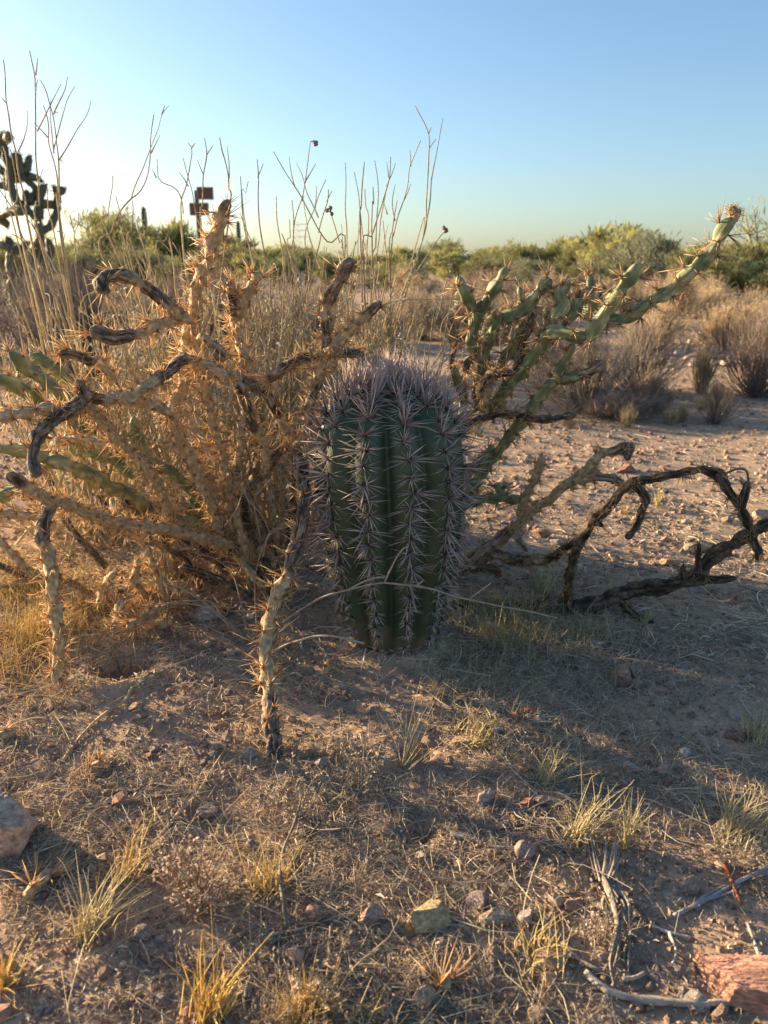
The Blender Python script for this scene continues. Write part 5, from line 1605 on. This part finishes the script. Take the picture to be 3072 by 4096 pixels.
for i in range(64):
    dx = g.uniform(-120, 1800); Y = g.uniform(45, 120)
    h = g.uniform(.9, 2.6) * (1 + (Y > 80) * .4)
    tree((CRE + PV)[i % 6], far(dx, Y), h, g.uniform(0, 6), 'green desert bush in the line along the horizon', 'bushes along the horizon', 'desert_bush', 'bush', (h * 1.6, h * 1.6, h))
for i in range(40):
    dx = g.uniform(-60, 1700); Y = g.uniform(17, 38)
    h = g.uniform(.7, 1.25)
    tree((CRE + BLUE)[i % 4], far(dx, Y), h, g.uniform(0, 6), 'olive scrub bush on the flat between brush belt and horizon', 'scrub on the flat', 'scrub_bush', 'bush', (h * 1.4, h * 1.4, h))
for i in range(46):
    dx = g.uniform(-60, 1700) if i < 18 else g.uniform(830, 1700); Y = g.uniform(10, 26)
    p = far(dx, Y); p[2] += .05
    put((bush_brown + bush_och)[i % 5], 'scrub_bush', p, 'small brown scrub bush on the open flat', 'bush', 'brown scrub on the flat', g.uniform(.28, .5), g.uniform(0, 6))


def ribbed(name, p, h, r, label, ribs=14, c=(.07, .09, .05), cat='cactus', waist=.85):
    n = 24; m = ribs * 4
    zs = np.linspace(0, 1, n); rs = r * (waist + (1 - waist) * np.sin(zs * math.pi)) * np.sqrt(np.clip(1 - ((zs - .94).clip(0) / .06) ** 2, 0.02, 1))
    if h < r * 4:
        rs = r * np.sqrt(np.clip(1 - ((zs - .45) / .56) ** 2, .02, 1))
    ph = np.arange(m) * 2 * math.pi / m
    RR = rs[:, None] * (.86 + .14 * np.abs(np.cos(ribs / 2 * ph))[None])
    V = np.stack([p[0] + RR * np.cos(ph), p[1] + RR * np.sin(ph), p[2] + h * zs[:, None] + 0 * RR], -1).reshape(-1, 3)
    root = thing(name, p, label, cat)
    b = MB(); b.add(V, [grid_faces(n, m)], np.array(c)); b.obj('ribbed_body', M_sag, root)
    g = np.random.default_rng(int(abs(p[0] * 100)))
    sp = MB(); q = 700
    i = g.integers(1, n - 1, q); j = g.integers(0, ribs, q) * 4
    P = V.reshape(n, m, 3)[i, j]; D = P - np.stack([np.full(q, p[0]), np.full(q, p[1]), P[:, 2] - r * .3], 1) + g.normal(0, r * .7, (q, 3))
    add_spines(sp, P, D, r * g.uniform(.2, .5, q), r * .012, (.3, .2, .17), (.55, .40, .36))
    so = sp.obj('spines', M_sagspine, root); so['kind'] = 'stuff'


def far_sag(dx, Y, top, w, label):
    p = far(dx, Y); h = hgt(top, Y)
    ribbed('saguaro_cactus', p, h, w / 2 / 1661.7 * Y, label, c=(.075, .085, .05))


far_sag(321, 60, 460, 13, 'taller far saguaro column standing among hazy olive trees')
far_sag(519, 58, 486, 10, 'shorter far saguaro column right of the tall tan cholla arm')
far_sag(661, 90, 556, 7, 'smallest saguaro column seen between the dry stalks')
far_sag(480, 70, 540, 6, 'thin far saguaro column beside the tall tan cholla arm')
ribbed('barrel_cactus', far(862, 16), .42, .09, 'pinkish barrel cactus on the flat, the smaller of two side by side', 16, (.16, .11, .09))
ribbed('barrel_cactus', far(892, 15.5), .46, .10, 'pinkish barrel cactus on the flat, the larger of two side by side', 16, (.18, .12, .10))
ribbed('barrel_cactus', far(1098, 11), .40, .085, 'red brown barrel cactus between the green cholla arms', 16, (.17, .09, .06))


# tree cholla on the left skyline
def tree_cholla():
    Y = 13.
    p = far(85, Y)
    root = thing('tree_cholla', p, 'dark bushy tree cholla with knobbly arms against the bright sky', 'cactus')
    g = np.random.default_rng(31)
    A = ['P 400,1640 395,1400 380,1180 355,1010 250,930 150,830 105,700 90,560 60,420 30,300 30,190', 'P 370,1130 470,1080 530,980 535,830 512,690', 'P 530,760 575,735 620,720', 'P 375,1010 378,850 400,730 445,685',
         'P 180,590 250,530 290,410', 'P 95,570 200,600 285,660 345,740 375,850', 'P 110,500 165,390', 'P -60,1000 60,960 150,935 230,930', 'P 400,870 480,870 560,855', 'P 270,600 340,620 400,650', 'P 60,430 -20,380 -60,330', 'P 30,260 70,240 80,220',
         'P 110,720 30,690 -40,700', 'P 290,870 300,800 340,740', 'P 200,590 180,480 195,400', 'P 100,1640 100,1450 100,1280 60,1190', 'P 100,1330 190,1290 260,1230', 'P 100,1300 20,1260 -60,1240', 'P 250,930 240,820 250,740', 'P 40,560 -40,520', 'P 60,640 130,620 210,640', 'P 0,1010 60,1050 70,1090',
         'P 300,1640 310,1400 340,1240 400,1180', 'P 400,1640 460,1480 480,1320 450,1200', 'P 10,310 -30,240', 'P 120,600 160,540']
    for i, s_ in enumerate(A):
        dy = g.normal(0, .25)
        P = path(s_, Y, Y + dy)
        if i in (0, 15, 22, 23):
            P[0, 2] = min(P[0, 2], p[2])
            if i in (0, 22, 23):
                P = np.vstack([[P[0, 0], P[0, 1], p[2] - .05], P]) if P[0, 2] > p[2] + .02 else P
        C = spline(P, .05); n = len(C); m = 10
        C = C + .03 * np.stack([vn(np.arange(n) * .5, np.full(n, k * 2.2), i * 3 + k) - .5 for k in range(3)], 1)
        rr = .060 * (1 + .35 * (vn(np.arange(n) * .8, np.zeros(n), i) - .5)) * np.sqrt(np.clip(np.arange(n)[::-1] / 1.2, .1, 1))
        b = MB(); b.tube(C, rr, np.array([.085, .095, .055]), m)
        o = b.obj('branch', M_green, root)
        q = n * 26; ii = g.integers(0, n, q)
        D = norm(g.normal(size=(q, 3)))
        sp = MB(); add_spines(sp, C[ii] + D * rr[ii][:, None] * .9, D, g.uniform(.025, .065, q), .0036, (.30, .25, .15), (.50, .42, .28))
        so = sp.obj('spines', M_spine, o); so['kind'] = 'stuff'


tree_cholla()


# brown trail sign
def box(mb, c, s, col, rot=0.):
    v = np.array([[x, y, z] for x in (-1, 1) for y in (-1, 1) for z in (-1, 1)], float) * np.array(s) / 2
    cr, sr = math.cos(rot), math.sin(rot)
    v = np.stack([v[:, 0] * cr - v[:, 1] * sr, v[:, 0] * sr + v[:, 1] * cr, v[:, 2]], 1) + np.array(c)
    f = np.array([[0, 1, 3, 2], [4, 6, 7, 5], [0, 4, 5, 1], [2, 3, 7, 6], [0, 2, 6, 4], [1, 5, 7, 3]])
    mb.add(v, [f], np.array(col))


def sign():
    Y = 14.
    p = far(443, Y)
    root = thing('trail_sign', p, 'brown sign with two offset boards on a post against the bright sky', 'sign')
    b = MB(); box(b, (p[0] - .06, p[1], p[2] + .95), (.06, .06, 1.9), (.16, .11, .08)); b.obj('post', M_paint, root, smooth=False)
    for (x0, y0, x1, y1), rot, sd_ in (((1305, 245, 1418, 330), .15, 0), ((1255, 350, 1390, 435), -.1, 1)):
        a0 = at('A', x0, y0, Y - .05); a1 = at('A', x1, y1, Y - .05)
        c = (a0 + a1) / 2; w = abs(a1[0] - a0[0]); h = abs(a1[2] - a0[2])
        b = MB(); box(b, c, (w, .03, h), (.15, .085, .06), rot)
        bo = b.obj('board', M_paint, root, smooth=False)
        e = MB()
        for dx, dz, sx, sz in ((0, h * .46, w * .97, .014), (0, -h * .46, w * .97, .014), (-w * .48, 0, .014, h * .88), (w * .48, 0, .014, h * .88)):
            box(e, c + np.array([dx * math.cos(rot) + .017 * math.sin(rot), dx * math.sin(rot) - .017 * math.cos(rot), dz]), (sx, .008, sz), (.34, .30, .26), rot)
        e.obj('pale_border', M_paint, bo, smooth=False)


sign()


# far pylon and pole
def pylon():
    Y = 420.
    p = far(645, Y); h = hgt(490, Y)
    root = thing('power_pylon', p, 'faint lattice power pylon on the horizon behind the dry stalks', 'pylon')
    c = np.array([.62, .64, .66]); b = MB(); w0 = 3.2  # pale grey puts the fade of distant air into the colour
    K = 9
    for k in range(K):
        z0 = h * k / K; z1 = h * (k + 1) / K; a = w0 * (1 - .85 * k / K); a1 = w0 * (1 - .85 * (k + 1) / K)
        for sx, sy in ((1, 1), (1, -1), (-1, 1), (-1, -1)):
            b.tube(np.array([p + [sx * a, sy * a, z0], p + [sx * a1, sy * a1, z1]]), .06, c, 4)
        for s1 in (1, -1):
            b.tube(np.array([p + [-a, s1 * a, z0], p + [a1, s1 * a1, z1]]), .045, c, 4)
            b.tube(np.array([p + [a, s1 * a, z0], p + [-a1, s1 * a1, z1]]), .045, c, 4)
    b.obj('lattice_tower', M_paint, root)
    for z in (.70, .83, .95):
        m_ = MB(); m_.tube(np.array([p + [-5, 0, h * z], p + [5, 0, h * z]]), .16, c, 4); m_.obj('cross_arm', M_paint, root)


pylon()
p = far(935, 300); h = hgt(545, 300)
root = thing('utility_pole', p, 'thin utility pole on the horizon right of the dry stalks', 'pole')
b = MB(); b.tube(np.array([p, p + [0, 0, h]]), np.array([.22, .16]), np.array([.2, .17, .15]), 8); b.obj('pole', M_paint, root)
b = MB(); b.tube(np.array([p + [-1.3, 0, h * .93], p + [1.3, 0, h * .93]]), .09, np.array([.2, .17, .15]), 6); b.obj('cross_arm', M_paint, root)
